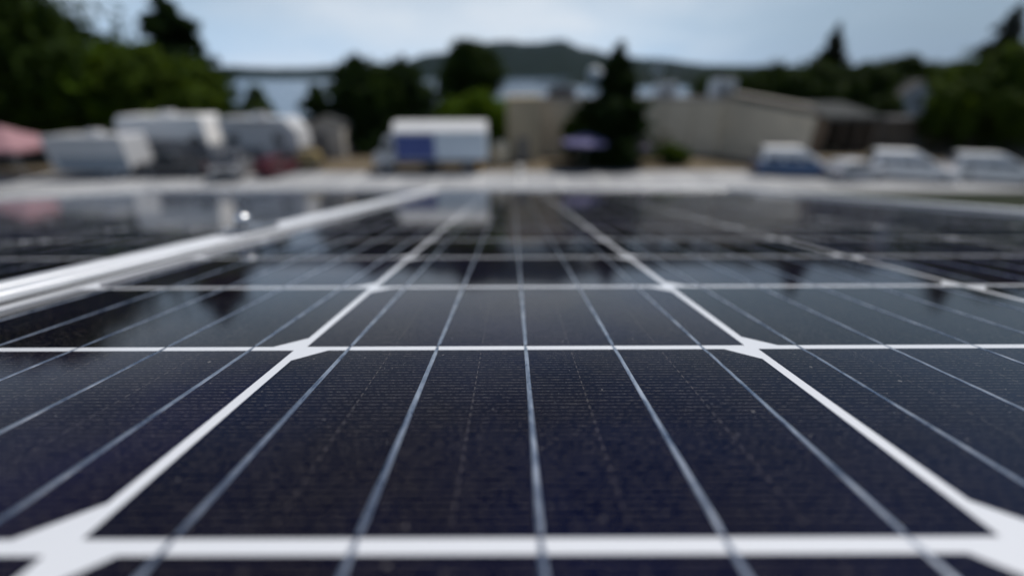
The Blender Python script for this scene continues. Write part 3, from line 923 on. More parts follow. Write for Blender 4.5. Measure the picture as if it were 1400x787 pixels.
def camper(px, D, label, L, Hh, mats, rz=0.0, nose=True, cabover=False, windows=True, group='motorhomes and trailers in the parking row'):
    """a long camper body with windows, door, roof unit, skirt and wheels; the front points to local +x"""
    root = empty('motorhome' if cabover else 'camper_trailer', (wx(px, D, 2), D, 0.004), label, 'motorhome' if cabover else 'camper', rz, group)
    hl, hw = L/2, 1.22
    top, low = mats
    z0 = 0.62
    if cabover:
        prof = [(-hl, z0), (-hl, Hh-0.12), (-hl+0.15, Hh), (hl-0.5, Hh), (hl-0.1, Hh-0.45), (hl, 2.25), (hl-0.9, 2.05), (hl-1.1, 1.95), (hl-1.1, z0)]
    elif nose:
        prof = [(-hl, z0), (-hl, Hh-0.1), (-hl+0.12, Hh), (hl-0.9, Hh-0.05), (hl-0.1, Hh-0.9), (hl, 1.6), (hl-0.5, z0)]
    else:
        prof = [(-hl, z0), (-hl, Hh-0.1), (-hl+0.12, Hh), (hl-0.12, Hh), (hl, Hh-0.1), (hl, z0)]
    MB().prism_y(prof, -hw, hw).build('body', top, root, bevel=0.26, seg=4)
    xe = hl-1.15 if cabover else hl-0.55
    zk = 2.25 if cabover else 1.62
    for s in (-1, 1):
        slab(root, 'skirt', [(-hl+0.04, z0-0.15), (-hl+0.04, zk), (xe, zk), (xe, z0-0.15)], s*(hw+0.002), low, 0.014)
        n = max(2, int(L/2.4)) if windows else 0
        for i in range(n):
            x = -hl+0.5 + i*(L-2.0)/max(1, n-1)*0.86
            if cabover and x > -hl*0.3: continue
            wn = slab(root, 'window', [(x, 1.98), (x, 2.62), (x+0.9, 2.62), (x+0.9, 1.98)], s*(hw+0.003), M['glass'], 0.016)
            slab(root, 'frame', [(x-0.05, 1.90), (x-0.05, 1.97), (x+0.95, 1.97), (x+0.95, 1.90)], s*(hw+0.003), M['trim'], 0.022, sub=wn)
    d = slab(root, 'door', [(0.1, 0.72), (0.1, 2.55), (0.75, 2.55), (0.75, 0.72)], -(hw+0.019), top, 0.015)
    slab(root, 'handle', [(0.64, 1.5), (0.64, 1.62), (0.7, 1.62), (0.7, 1.5)], -(hw+0.035), M['trim'], 0.02, sub=d)
    MB().box(-0.6, 0.3, -0.4, 0.4, Hh+0.0, Hh+0.28).build('roof_unit', M['rv_white'], root, bevel=0.06)
    MB().prism_y([(-L*0.3, Hh-0.32), (-L*0.3, Hh-0.16), (L*0.25, Hh-0.16), (L*0.25, Hh-0.32)], -hw-0.16, -hw-0.004).build('awning_roll', low, root, bevel=0.05)
    for x in ((-hl*0.35, -hl*0.35-0.85) if not cabover else (-hl*0.5,)):
        for s in (-1, 1):
            wheel(root, x, s*(hw-0.18), 0.38, 0.24, s)
    if cabover:
        cab = [(hl-1.4, 0.5), (hl-1.4, 1.98), (hl-0.55, 1.98), (hl-0.1, 1.32), (hl+0.75, 1.18), (hl+0.85, 0.5)]
        MB().prism_y(cab, -1.0, 1.0).build('cab', low, root, bevel=0.08)
        for s in (-1, 1):
            slab(root, 'cab_window', [(hl-1.05, 1.36), (hl-1.05, 1.9), (hl-0.6, 1.9), (hl-0.25, 1.36)], s*1.003, M['glass'], 0.012)
            wheel(root, hl-0.1, s*0.9, 0.38, 0.24, s)
            MB().box(hl+0.74, hl+0.87, s*0.7-0.14, s*0.7+0.14, 0.85, 1.05).build('headlight', M['lamp'], root, bevel=0.02)
        MB().add([(hl-0.55,-0.9,1.97),(hl-0.55,0.9,1.97),(hl-0.06,0.92,1.33),(hl-0.06,-0.92,1.33),
                  (hl-0.5,-0.9,1.98),(hl-0.5,0.9,1.98),(hl-0.02,0.92,1.35),(hl-0.02,-0.92,1.35)],
                 [(0,1,2,3),(7,6,5,4),(0,4,5,1),(1,5,6,2),(2,6,7,3),(3,7,4,0)]).build('windshield', M['glass'], root)
    else:
        MB().tube([(hl-0.4, 0.4, 0.55), (hl+0.9, 0, 0.5)], [0.05, 0.05], 6).tube([(hl-0.4, -0.4, 0.55), (hl+0.9, 0, 0.5)], [0.05, 0.05], 6).build('drawbar', M['trim'], root)
    return root

camper(136, 33.6, 'low slate grey trailer with a white top, left of the motorhomes', 5.9, 3.05, (M['rv_white'], M['slate']), math.pi, nose=False, windows=False)
camper(240, 37.5, 'tall white motorhome with a cab-over front, leftmost of the big campers', 7.2, 4.1, (M['bright_white'], M['rv_grey']), math.pi, cabover=True)
camper(368, 38.0, 'long pale camper trailer parked right of the cab-over motorhome', 6.4, 3.9, (M['rv_white'], M['rv_grey']), 0.0, nose=True)
pickup(243, 33.4, 'dark grey pickup truck in front of the white cab-over motorhome', M['dark_grey'], math.pi, group='pickups in front of the campers')
pickup(318, 33.2, 'silver grey pickup truck parked nose out between the campers', M['rv_grey'], R(-72), group='pickups in front of the campers')

def small_car(px, D, label, paint, rz):
    root = empty('parked_car', (wx(px, D, 1), D, 0.004), label, 'car', rz)
    lo = [(-2.0, 0.3), (-2.02, 0.85), (1.1, 0.92), (1.95, 0.72), (2.02, 0.35), (1.8, 0.24), (-1.8, 0.24)]
    MB().prism_y(lo, -0.86, 0.86).build('body', paint, root, bevel=0.08, seg=3)
    MB().prism_y([(-1.9, 0.86), (-1.5, 1.38), (0.15, 1.42), (1.0, 0.9)], -0.70, 0.70).build('cabin', paint, root, bevel=0.06, seg=2)
    for s in (-1, 1):
        slab(root, 'window', [(-1.55, 0.96), (-1.36, 1.3), (0.1, 1.34), (0.7, 0.96)], s*0.702, M['glass'], 0.012)
        MB().box(1.86, 2.03, s*0.62-0.15, s*0.62+0.15, 0.6, 0.74).build('headlight', M['lamp'], root, bevel=0.02)
        MB().box(-2.035, -1.95, s*0.66-0.13, s*0.66+0.13, 0.62, 0.8).build('tail_light', M['tail'], root, bevel=0.02)
    wheels4(root, 1.3, -1.3, 0.88, 0.31)
    return root
small_car(382, 33.8, 'dark red car parked in front of the long pale camper', M['red'], R(78))
small_car(1172, 31.2, 'pale silver car between the blue-sided van and the white van', M['rv_white'], R(8))

# small yellow site cart
def cart():
    root = empty('utility_cart', (wx(424, 35.5, .8), 35.5, 0), 'small yellow utility cart left of the beige shed', 'cart', R(10))
    MB().prism_y([(-0.9, 0.5), (-0.9, 1.35), (-0.5, 1.55), (0.5, 1.55), (0.9, 1.2), (0.9, 0.5)], -0.55, 0.55).build('body', M['yellow'], root, bevel=0.05)
    MB().box(-0.7, 0.7, -0.6, 0.6, 0.34, 0.48).build('chassis', M['trim'], root)
    for x in (-0.55, 0.55):
        for s in (-1, 1): wheel(root, x, s*0.58, 0.28, 0.18, s)
    MB().tube([(0.85, 0, 0.42), (1.6, 0, 0.35)], [0.035, 0.03], 6).build('drawbar', M['trim'], root)
cart()

van(1088, 33.0, 'van with a white roof and a blue lower body, in front of the beige building', M['bright_white'], M['van_blue'], 5.6, 2.05, R(-14))
van(1246, 31.5, 'white van with dark windows, right of the pale silver car', M['bright_white'], None, 5.4, 2.0, R(-24))
van(1362, 30.5, 'white van at the right edge of the photo below the green tree', M['white_paint'], None, 5.4, 1.95, R(-24))

# ------------------------------------------------------------------ canopies, umbrellas, small things
def canopy_tent(px, D, label, size, eave, peak, cloth):
    root = empty('canopy_tent', (wx(px, D, 2), D, 0), label, 'canopy tent', R(6))
    h = size/2
    v = MB(); n = 10
    # sagging four-sided roof with a small valance
    ring = []
    for k, (f, z) in enumerate(((0.02, peak), (0.3, eave+(peak-eave)*0.62), (0.65, eave+(peak-eave)*0.25), (1.0, eave), (1.0, eave-0.28))):
        s = h*f
        ring.append([(-s,-s,z),(s,-s,z),(s,s,z),(-s,s,z)])
    vs = [p for r_ in ring for p in r_]
    fs = [(i*4+k, i*4+(k+1) % 4, (i+1)*4+(k+1) % 4, (i+1)*4+k) for i in range(len(ring)-1) for k in range(4)] + [(0,1,2,3)]
    o = v.add(vs, fs).build('canopy', cloth, root)
    so = o.modifiers.new('thickness', 'SOLIDIFY'); so.thickness = 0.02
    for sx in (-1, 1):
        for sy in (-1, 1):
            MB().box(sx*(h-0.06)-0.03, sx*(h-0.06)+0.03, sy*(h-0.06)-0.03, sy*(h-0.06)+0.03, 0, eave-0.03).build('leg', M['pole'], root)
canopy_tent(14, 33.5, 'pink peaked canopy tent at the left edge of the photo', 5.2, 2.3, 3.7, M['pink'])

def umbrella(px, D, label, rad, z_edge, z_top, cloth):
    root = empty('patio_umbrella', (wx(px, D, 2), D, 0), label, 'umbrella', 0, 'umbrellas by the tall conifer')
    n = 8
    v = MB()
    rings = [(0.04, z_top), (rad*0.4, z_edge+(z_top-z_edge)*0.68), (rad*0.75, z_edge+(z_top-z_edge)*0.30), (rad, z_edge), (rad, z_edge-0.16)]
    vs = []
    for i, (r_, z) in enumerate(rings):
        for k in range(n*2):
            q = 1.0 if k % 2 == 0 else 0.965
            a = math.pi*k/n
            vs.append((r_*q*math.cos(a), r_*q*math.sin(a), z + (0 if k % 2 == 0 else 0.03*r_)))
    m2 = n*2
    fs = [(i*m2+k, i*m2+(k+1) % m2, (i+1)*m2+(k+1) % m2, (i+1)*m2+k) for i in range(len(rings)-1) for k in range(m2)] + [tuple(range(m2))]
    o = v.add(vs, fs).build('canopy', cloth, root)
    so = o.modifiers.new('thickness', 'SOLIDIFY'); so.thickness = 0.012
    MB().tube([(0,0,0.05),(0,0,z_top+0.1)], [0.03, 0.025], 8).build('pole', M['pole'], root)
    MB().lathe([(0.35, 0), (0.35, 0.06), (0.08, 0.12), (0.05, 0.3)], 16).build('base', M['trim'], root)
umbrella(800, 35.2, 'purple umbrella left of the tall conifer in front of the beige building', 1.85, 2.15, 2.75, M['purple'])
umbrella(876, 35.4, 'dark charcoal umbrella at the foot of the tall conifer', 1.0, 1.7, 2.45, M['charcoal_cloth'])

def tank(px, D):
    root = empty('water_tank', (wx(px, D, 1), D, 0), 'cream coloured round tank right of the box truck', 'tank')
    MB().lathe([(0.66, 0.12), (0.68, 0.2), (0.68, 1.35), (0.6, 1.6), (0.35, 1.85), (0.18, 1.9)], 24).build('shell', M['cream'], root, smooth=True)
    MB().lathe([(0.2, 1.88), (0.2, 2.0), (0.05, 2.03)], 16).build('lid', M['trim'], root)
    MB().box(-0.75, 0.75, -0.75, 0.75, 0.0, 0.125).build('base', M['wood'], root)
tank(686, 38.0)
def bucket(px, D):
    root = empty('white_bucket', (wx(px, D, .3), D, 0.004), 'small white bucket on the pavement in front of the beige building', 'bucket')
    MB().lathe([(0.22, 0.0), (0.28, 0.55), (0.29, 0.56), (0.29, 0.6), (0.26, 0.6), (0.2, 0.06)], 20).build('shell', M['white_paint'], root, smooth=True)
    MB().tube([(-0.28, 0, 0.52), (-0.2, 0, 0.72), (0, 0, 0.8), (0.2, 0, 0.72), (0.28, 0, 0.52)], [0.012]*5, 6).build('handle', M['pole'], root)
bucket(712, 33.6)

# ------------------------------------------------------------------ buildings
def stucco_wall(mb, root, material, name='wall'):
    return mb.build(name, material, root, bevel=0.02)

def beige_building():
    D = 42.0
    xl = wx(738, D, 2); xr = wx(986, D, 2)
    root = empty('commercial_building', (xl, D, 0), 'beige flat-roofed commercial building behind the tall conifer', 'building')
    def P(x, y): return (x - xl, y - D)
    hL = 4.75
    # long front range
    w = xr - xl
    MB().box(0, w, 0, 9, 0, hL).build('wall', M['stucco'], root, bevel=0.02)
    MB().box(-0.06, w+0.05, -0.06, 0.24, hL, hL+0.34).build('parapet', M['coping'], root, bevel=0.02)
    MB().box(0.05, w-0.05, 0.26, 8.9, hL-0.05, hL+0.08).build('roof', M['flat_roof'], root)
    # brown annex at the left end, standing forward
    D2 = 38.6
    a0 = wx(694, D2, 2) - xl; a1 = wx(739, D2, 2) - xl
    MB().box(a0, a1, D2-D, -0.003, 0, 5.15).build('wall', M['stucco_olive'], root, bevel=0.02)
    MB().box(a0-0.06, a1+0.06, D2-D-0.06, -0.004, 5.15, 5.3).build('parapet', M['stucco_olive'], root, bevel=0.02)
    dd = MB().box(a0+0.9, a0+1.9, D2-D-0.05, D2-D-0.004, 0.0, 2.1).build('door', M['door'], root, bevel=0.01)
    MB().box(a0+1.72, a0+1.78, D2-D-0.11, D2-D-0.052, 0.95, 1.12).build('handle', M['rim'], dd)
    # the wing that comes forward on the right: a long wall seen at an angle
    n0 = P(xr - 0.0, D - 0.1); n1 = P(wx(1129, 33.8, 3), 35.2)
    dx, dy = n1[0]-n0[0], n1[1]-n0[1]
    ln = math.hypot(dx, dy); ux, uy = dx/ln, dy/ln
    px_, py_ = 0.42, 0.91                      # outward to the back right
    hW0, hW1 = 5.5, 4.55
    def wing(off0, off1, z0a, z1a, z0b, z1b, ext=0.0):
        q = []
        for (t, za, zb) in ((-ext, z0a, z0b), (ln+ext, z1a, z1b)):
            for off in (off0, off1):
                for z in (za, zb):
                    q.append((n0[0]+ux*t+px_*off, n0[1]+uy*t+py_*off, z))
        return MB().add(q, [(0,1,3,2),(4,6,7,5),(0,4,5,1),(2,3,7,6),(1,5,7,3),(0,2,6,4)])
    wing(0, 6, 0, 0, hW0-0.6, hW1-0.6).build('wall', M['stucco'], root, bevel=0.02)
    wing(-0.06, 6.06, hW0-0.6, hW1-0.6, hW0, hW1, 0.05).build('parapet', M['wing_coping'], root, bevel=0.02)
    # panel joints and downpipes on the front
    for i in range(1, 6):
        x = w*i/6
        MB().box(x-0.05, x+0.05, -0.07, -0.003, 0.1, hL-0.1).build('downpipe', M['stucco_olive'], root, bevel=0.01)
    d2 = MB().box(w*0.66, w*0.66+1.1, -0.04, -0.004, 0, 2.2).build('door', M['stucco_olive'], root, bevel=0.01)
    MB().box(w*0.66+0.92, w*0.66+0.99, -0.10, -0.042, 0.98, 1.1).build('handle', M['rim'], d2)
beige_building()

def rooftop_unit(px, D, z, label, w_, d_, h_, material):
    root = empty('rooftop_unit', (wx(px, D, z), D, z), label, 'roof unit', 0, 'air conditioning units on the flat roof')
    MB().box(-w_/2, w_/2, -d_/2, d_/2, 0.12, h_).build('housing', material, root, bevel=0.03)
    MB().box(-w_/2+0.1, w_/2-0.1, -d_/2+0.05, d_/2-0.05, 0.0, 0.118).build('skid', M['trim'], root)
    MB().lathe([(w_*0.3, h_+0.001), (w_*0.3, h_+0.14), (w_*0.25, h_+0.16), (w_*0.25, h_+0.05)], 20).build('fan_shroud', M['hvac_dark'], root)
    mb = MB()
    for i in range(6):
        z0 = 0.25 + (h_-0.4)*i/6
        mb.box(-w_/2+0.12, w_/2-0.12, -d_/2-0.03, -d_/2-0.003, z0, z0+(h_-0.4)/12)
    mb.build('louvre', M['hvac_dark'] if material is M['hvac'] else M['trim'], root)
rooftop_unit(985, 44.6, 4.83, 'large white rooftop unit at the inner corner of the beige building', 1.9, 1.6, 1.75, M['hvac'])
rooftop_unit(909, 48.5, 4.83, 'smaller pale rooftop unit midway along the beige roof', 1.9, 1.6, 1.35, M['hvac'])
rooftop_unit(768, 46.0, 4.83, 'dark rooftop unit at the left end of the beige roof', 2.6, 1.8, 1.0, M['hvac_dark'])

def storage_tank():
    D = 560.0
    root = empty('storage_tank', (wx(815, D, hy(96, D)), D, hy(112, D)), 'distant pale round storage tank on the far wooded slope, left of the conifer tip', 'tank')
    MB().lathe([(8, -8), (8, 10), (7.2, 12.5), (4.5, 14.6), (0.5, 15.4)], 28).build('shell', M['tank'], root, smooth=True)
    MB().lathe([(0.9, 15.2), (0.9, 16.2), (0.2, 16.5)], 12).build('vent', M['tank'], root)
storage_tank()

def shed():
    D = 41.0
    x0, x1 = wx(424, D, 2), wx(468, D, 2)
    root = empty('garden_shed', ((x0+x1)/2, D, 0), 'beige shed with a dark door, left of the dark conifers', 'shed')
    h = (x1-x0)/2
    hE = 3.0
    MB().prism_y([(-h, 0), (-h, hE), (0, hE+0.55), (h, hE), (h, 0)], 0, 3.4).build('wall', M['shed'], root)
    for s in (-1, 1):
        MB().add([(0,-0.2,hE+0.56),(0,3.6,hE+0.56),(s*(h+0.2),3.6,hE-0.04),(s*(h+0.2),-0.2,hE-0.04),
                  (0,-0.2,hE+0.66),(0,3.6,hE+0.66),(s*(h+0.2),3.6,hE+0.06),(s*(h+0.2),-0.2,hE+0.06)],
                 [(0,1,2,3),(7,6,5,4),(0,4,5,1),(1,5,6,2),(2,6,7,3),(3,7,4,0)]).build('roof', M['metal_roof'], root)
    d = MB().box(-h*0.72, -h*0.05, -0.05, -0.003, 0.05, 2.3).build('door', M['hvac_dark'], root, bevel=0.01)
    MB().box(-h*0.18, -h*0.1, -0.1, -0.052, 1.0, 1.15).build('handle', M['rim'], d)
shed()

def carport():
    D = 43.0
    x0, x1 = wx(1124, D, 2), wx(1200, D, 2)
    root = empty('carport', ((x0+x1)/2, D, 0), 'open carport with a grey roof and dark interior, right of the beige building', 'carport')
    h = (x1-x0)/2
    MB().add([(-h,-0.3,3.15),(h,-0.3,3.15),(h,6,4.1),(-h,6,4.1),(-h,-0.3,3.3),(h,-0.3,3.3),(h,6,4.25),(-h,6,4.25)],
             [(3,2,1,0),(4,5,6,7),(0,1,5,4),(1,2,6,5),(2,3,7,6),(3,0,4,7)]).build('roof', M['metal_roof'], root)
    MB().box(-h, h, -0.36, -0.302, 2.95, 3.34).build('fascia', M['metal_roof'], root)
    MB().box(-h+0.1, h-0.1, 5.6, 5.8, 0, 4.0).build('rear_wall', M['wood'], root)
    for s in (-1, 1):
        MB().box(s*(h-0.15)-0.08, s*(h-0.15)+0.08, 0.0, 5.6, 0, 3.12).build('side_wall', M['wood'], root)
    for i in range(4):
        x = -h+0.35+(2*h-0.7)*i/3
        MB().box(x-0.09, x+0.09, -0.2, -0.02, 0, 3.14).build('post', M['wood'], root)
carport()

def house():
    D = 62.0
    root = empty('house', (wx(1250, D, 3), D, 0), 'small white gabled house in front of the dark trees, right of the carport', 'house')
    h = 2.3; e = 4.3; a = 6.0
    MB().prism_y([(-h, 0), (-h, e), (0, a), (h, e), (h, 0)], 0, 8).build('wall', M['house_white'], root)
    for s in (-1, 1):
        MB().add([(0,-0.4,a+0.02),(0,8.4,a+0.02),(s*(h+0.35),8.4,e-0.25),(s*(h+0.35),-0.4,e-0.25),
                  (0,-0.4,a+0.16),(0,8.4,a+0.16),(s*(h+0.35),8.4,e-0.11),(s*(h+0.35),-0.4,e-0.11)],
                 [(0,1,2,3),(7,6,5,4),(0,4,5,1),(1,5,6,2),(2,6,7,3),(3,7,4,0)]).build('roof', M['shingle'], root)
    for x in (-1.1, 1.1):
        wn = MB().box(x-0.45, x+0.45, -0.03, -0.003, 1.0, 2.2).build('window', M['glass'], root)
        MB().box(x-0.55, x+0.55, -0.07, -0.004, 0.9, 0.99).build('sill', M['white_paint'], wn)
    MB().box(-0.4, 0.4, -0.03, -0.003, 3.3, 4.3).build('window', M['glass'], root)
house()
def wall_long(px0, px1, D, h):
    x0, x1 = wx(px0, D, 1), wx(px1, D, 1)
    root = empty('outbuilding', ((x0+x1)/2, D, 0), 'low brown outbuilding behind the white vans, below the white house', 'outbuilding')
    w = (x1-x0)/2
    MB().box(-w, w, 0, 3.0, 0, h).build('wall', M['wood'], root, bevel=0.02)
    MB().box(-w-0.15, w+0.15, -0.25, 3.2, h, h+0.16).build('roof', M['shingle'], root, bevel=0.02)
    d = MB().box(-0.5, 0.5, -0.05, -0.003, 0, 2.0).build('door', M['hvac_dark'], root)
    MB().box(0.34, 0.42, -0.1, -0.052, 0.95, 1.08).build('handle', M['rim'], d)
wall_long(1212, 1302, 46.0, 2.7)

# far houses speckling the right-hand slope
def far_house(px, y, D, s, material, label):
    z = hy(y, D)
    root = empty('far_house', (wx(px, D, z), D, z), label, 'house', rng.uniform(-.5, .5), 'distant houses on the right-hand hillside')
    MB().prism_y([(-s, -6), (-s, s*0.9), (0, s*1.5), (s, s*0.9), (s, -6)], -s*0.7, s*0.7).build('wall', material, root)
    MB().add([(0,-s*0.8,s*1.52),(0,s*0.8,s*1.52),(-s*1.1,s*0.8,s*0.85),(-s*1.1,-s*0.8,s*0.85),(s*1.1,s*0.8,s*0.85),(s*1.1,-s*0.8,s*0.85),
              (0,-s*0.8,s*1.6),(0,s*0.8,s*1.6),(-s*1.1,s*0.8,s*0.93),(-s*1.1,-s*0.8,s*0.93),(s*1.1,s*0.8,s*0.93),(s*1.1,-s*0.8,s*0.93)],
             [(0,1,2,3),(0,1,4,5),(6,7,8,9),(6,7,10,11),(3,2,8,9),(5,4,10,11),(0,3,9,6),(1,2,8,7),(0,5,11,6),(1,4,10,7)]).build('roof', M['metal_roof'], root)
for k, (px, y, D, s) in enumerate([(1188, 101, 620, 6), (1216, 97, 660, 7), (1244, 103, 600, 6), (1268, 98, 680, 7), (1296, 101, 640, 6), (1322, 96, 700, 7), (925, 104, 700, 6), (900, 100, 720, 6)]):
    far_house(px, y, D, s, M['house_white'] if k % 2 else M['rv_grey'],
              'distant pale house among trees on the hillside at right' if k < 6 else 'distant pale house on the slope just right of the tall conifer tip')

# ------------------------------------------------------------------ trees
nrg = np.random.default_rng(11)
def leaf_object(name, pts, nrm, size, material, parent, aspect=0.6, jitter=0.5):
    n = len(pts)
    a = nrg.normal(size=(n, 3)); d = nrm + a*jitter
    d /= np.linalg.norm(d, axis=1)[:, None] + 1e-9
    t = np.cross(d, nrg.normal(size=(n, 3))); t /= np.linalg.norm(t, axis=1)[:, None] + 1e-9
    b = np.cross(d, t)
    s = size*(0.6 + 0.8*nrg.random(n))[:, None]
    q = np.stack([pts - t*s, pts + b*s*aspect, pts + t*s, pts - b*s*aspect], 1).reshape(-1, 3)
    me = bpy.data.meshes.new(name)
    me.vertices.add(4*n); me.vertices.foreach_set('co', q.astype(np.float32).ravel())
    me.loops.add(4*n); me.loops.foreach_set('vertex_index', np.arange(4*n, dtype=np.int32))
    me.polygons.add(n)
    me.polygons.foreach_set('loop_start', np.arange(0, 4*n, 4, dtype=np.int32))
    me.polygons.foreach_set('loop_total', np.full(n, 4, dtype=np.int32))
    me.update(); me.validate()
    me.materials.append(material)
    o = bpy.data.objects.new(name, me); C.objects.link(o); o.parent = parent
    return o

def broadleaf(px, D, y_top, wpx, label, material, base_y=0.0, n=6500, leaf=0.26, squash=1.0, group=None, clumps=34):
    h = hy(y_top, D) - base_y
    zc = D*math.cos(PITCH)+2
    w = wpx*zc/F
    root = empty('broadleaf_tree', (wx(px, D, h*0.6), D, base_y), label, 'tree', 0, group)
    rr = random.Random(int(px*7+D))
    tr = MB()
    tr.tube([(0,0,-0.2),(0.05*h*rr.uniform(-1,1)*.3,0.02*h,h*0.25),(0.02*h,0,h*0.5),(0,0,h*0.8)], [h*0.035,h*0.026,h*0.017,h*0.006], 8)
    cs = []
    for i in range(clumps):
        u = rr.random(); a = rr.uniform(0, 2*math.pi)
        z = h*(0.24 + 0.70*u)
        env = math.sin(math.pi*min(0.98, (0.18 + 0.80*u)))**0.7
        r_ = w/2*env*math.sqrt(rr.random())*0.86
        cs.append((r_*math.cos(a), r_*math.sin(a)*0.9, z, w*rr.uniform(0.10, 0.20)))
    cs.append((0, 0, h*0.93, w*0.12))
    for c in cs[::3]:
        tr.tube([(0, 0, max(h*0.2, c[2]*0.55)), (c[0]*0.55, c[1]*0.55, c[2]*0.85), (c[0], c[1], c[2])], [h*0.012, h*0.007, h*0.002], 5)
    tr.build('trunk', M['bark'], root)
    per = n//len(cs)
    P_, N_ = [], []
    for (cx, cy, cz, r_) in cs:
        d = nrg.normal(size=(per, 3)); d /= np.linalg.norm(d, axis=1)[:, None]
        rad = r_*(0.55 + 0.5*nrg.random(per))**0.8
        lump = 1 + 0.35*np.sin(d[:, :1]*5 + cx)*np.sin(d[:, 1:2]*4 + cy)
        P_.append(np.array([cx, cy, cz]) + d*rad[:, None]*lump*np.array([1, 1, 0.8])); N_.append(d + np.array([0, 0, 0.4]))
    leaf_object('crown', np.concatenate(P_), np.concatenate(N_), leaf, material, root)
    return root

def conifer(px, D, y_top, wpx, label, material, base_y=0.0, n=7000, leaf=0.3, group=None, shape=1.0, bottom=0.06, lean=0.0):
    h = hy(y_top, D) - base_y
    zc = D*math.cos(PITCH)+2
    w = wpx*zc/F
    root = empty('conifer_tree', (wx(px, D, h*0.96), D, base_y), label, 'tree', 0, group)
    rr = random.Random(int(px*3+D))
    MB().tube([(0,0,-0.2),(0,0,h*0.4),(lean*h*.5,0,h*0.75),(lean*h,0,h*0.985)], [h*0.03,h*0.02,h*0.01,h*0.002], 8).build('trunk', M['bark'], root)
    br = MB()
    P_, N_ = [], []
    lv = 26
    tot = 0
    specs = []
    for i in range(lv):
        t = bottom + (1-bottom)*(i/(lv-1))
        env = (1-t)**shape*(w/2)*rr.uniform(0.78, 1.12)
        if t < bottom+0.08: env *= 0.8
        k = max(4, int(9*(1-t)+4))
        for j in range(k):
            a = rr.uniform(0, 2*math.pi)
            specs.append((t, a, max(0.12, env*rr.uniform(0.72, 1.08))))
    tot = sum(s[2] + 0.25 for s in specs)
    for t, a, l in specs:
        m = max(6, int(n*(l+0.25)/tot))
        u = nrg.random(m)**0.75
        droop = -0.30*l*u + 0.16*l*u*u
        spread = 0.24*l*(1-u*0.6)
        cx, sy = math.cos(a), math.sin(a)
        lat = nrg.normal(size=m)*spread
        z = t*h + droop + nrg.normal(size=m)*0.06*l
        x = lean*h*max(0, (t-0.3)) + u*l*cx - lat*sy
        y = u*l*sy + lat*cx
        P_.append(np.stack([x, y, z], 1)); N_.append(np.tile([cx*0.4, sy*0.4, 0.9], (m, 1)))
    leaf_object('crown', np.concatenate(P_), np.concatenate(N_), leaf, material, root, aspect=0.4)
    return root

LG = 'leafy trees at the left edge'
broadleaf(-30, 44, -70, 330, 'tallest leafy tree, cut by the left edge of the photo', M['leaf_dark'], n=15000, leaf=0.42, clumps=70, group=LG)
broadleaf(66, 50, 26, 230, 'dark leafy tree behind the pink canopy tent', M['leaf_dark'], n=12000, leaf=0.42, clumps=56, group=LG)
broadleaf(128, 46, 70, 190, 'lighter green leafy tree above the slate grey trailer', M['leaf_bright'], n=11000, leaf=0.36, clumps=56, group=LG)
broadleaf(208, 45, 68, 170, 'green leafy tree above the cab-over motorhome', M['leaf_green'], n=10000, leaf=0.36, clumps=50, group=LG)
conifer(221, 52, -10, 134, 'very tall dark leaning conifer at left, its tip near the top of the photo', M['needle'], n=26000, leaf=0.52, shape=0.42, lean=0.0)
broadleaf(150, 60, 74, 200, 'dark leafy tree in the dip left of the tall leaning conifer', M['leaf_dark'], n=9000, leaf=0.42, clumps=48, group=LG)

CG = 'dark conifers between the campers and the box truck'
conifer(487, 47, 74, 140, 'left one of the pair of dark conifers left of the box truck', M['needle'], n=14000, leaf=0.42, shape=0.36, group=CG)
conifer(551, 49, 78, 132, 'right one of the pair of dark conifers left of the box truck', M['needle'], n=14000, leaf=0.42, shape=0.36, group=CG)
broadleaf(518, 48, 98, 125, 'dark bushy tree filling the space between the paired conifers', M['leaf_dark'], n=9000, leaf=0.34, clumps=44)
broadleaf(436, 52, 114, 56, 'small green tree left of the paired dark conifers, before the lake', M['leaf_dark'], n=4000, leaf=0.26, clumps=28)
broadleaf(352, 60, 116, 44, 'small round tree standing alone before the lake, above the campers', M['leaf_green'], n=3600, leaf=0.28, clumps=24)
broadleaf(644, 68, 62, 104, 'dark rounded tree behind the bright green bush', M['leaf_dark'], n=13000, leaf=0.42, clumps=56)
broadleaf(656, 46, 133, 120, 'bright green bush behind the box truck', M['leaf_bright'], n=8000, leaf=0.26, clumps=40)
broadleaf(598, 50, 152, 50, 'low green shrub between the dark conifers and the bright bush', M['leaf_green'], n=3200, leaf=0.24, clumps=20)
conifer(850, 37.5, 61, 138, 'tall dark conifer standing in front of the beige building', M['needle'], n=20000, leaf=0.36, shape=0.62, bottom=0.05)
broadleaf(792, 38.6, 148, 50, 'low green shrub at the left foot of the tall conifer', M['leaf_green'], n=3400, leaf=0.22, clumps=22)
broadleaf(915, 37.6, 202, 60, 'low bush at the foot of the beige wall, right of the conifer', M['leaf_green'], n=2600, leaf=0.18, clumps=18)

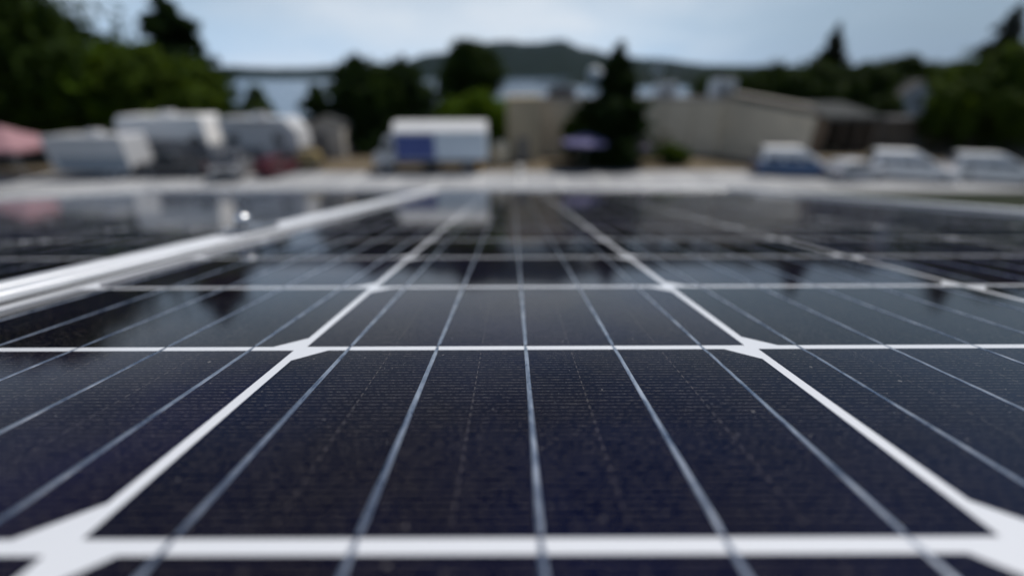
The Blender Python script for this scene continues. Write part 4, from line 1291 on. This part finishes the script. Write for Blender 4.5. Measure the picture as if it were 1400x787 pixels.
RG = 'dark trees behind the beige building and the carport'
conifer(1147, 70, 36, 104, 'brownish thin-tipped conifer behind the right end of the beige building', M['needle_brown'], n=14000, leaf=0.46, shape=0.75, group=RG)
broadleaf(1112, 66, 96, 120, 'dark round tree left of the brownish thin-tipped conifer', M['leaf_dark'], n=9000, leaf=0.42, clumps=44, group=RG)
broadleaf(1178, 63, 100, 120, 'dark leafy tree behind the carport', M['leaf_dark'], n=9000, leaf=0.42, clumps=44, group=RG)
broadleaf(1232, 68, 80, 96, 'dark tall tree behind the white house', M['leaf_dark'], n=9000, leaf=0.42, clumps=48, group=RG)
broadleaf(1290, 66, 100, 120, 'dark low tree right of the white house', M['leaf_dark'], n=9000, leaf=0.42, clumps=44, group=RG)
broadleaf(1056, 74, 96, 110, 'dark tree rising behind the middle of the beige right wing', M['leaf_dark'], n=7000, leaf=0.42, clumps=40, group=RG)
broadleaf(990, 78, 98, 90, 'dark tree behind the large white rooftop unit', M['leaf_dark'], n=6000, leaf=0.42, clumps=36, group=RG)
broadleaf(1362, 44, 84, 170, 'green leafy tree at the right edge above the white vans', M['leaf_green'], n=13000, leaf=0.36, clumps=60)
broadleaf(1430, 47, 46, 170, 'dark leafy tree cut by the right edge of the photo', M['leaf_dark'], n=11000, leaf=0.4, clumps=50)
conifer(1394, 60, 10, 100, 'dark pointed conifer at the right edge, rising behind the green tree', M['needle_brown'], n=12000, leaf=0.46, shape=0.62)

# ------------------------------------------------------------------ air
hz = MB().box(-5200, 5200, -210, 5400, -9.5, 330).build('haze', mat('haze', (1, 1, 1)))
hz['kind'] = 'stuff'
t = hz.data.materials[0].node_tree
for n in list(t.nodes):
    if n.type != 'OUTPUT_MATERIAL': t.nodes.remove(n)
pv = t.nodes.new('ShaderNodeVolumePrincipled')
pv.inputs['Color'].default_value = (0.42, 0.70, 1.0, 1)
pv.inputs['Density'].default_value = 0.00002
pv.inputs['Anisotropy'].default_value = 0.3
t.links.new(pv.outputs['Volume'], t.nodes['Material Output'].inputs['Volume'])
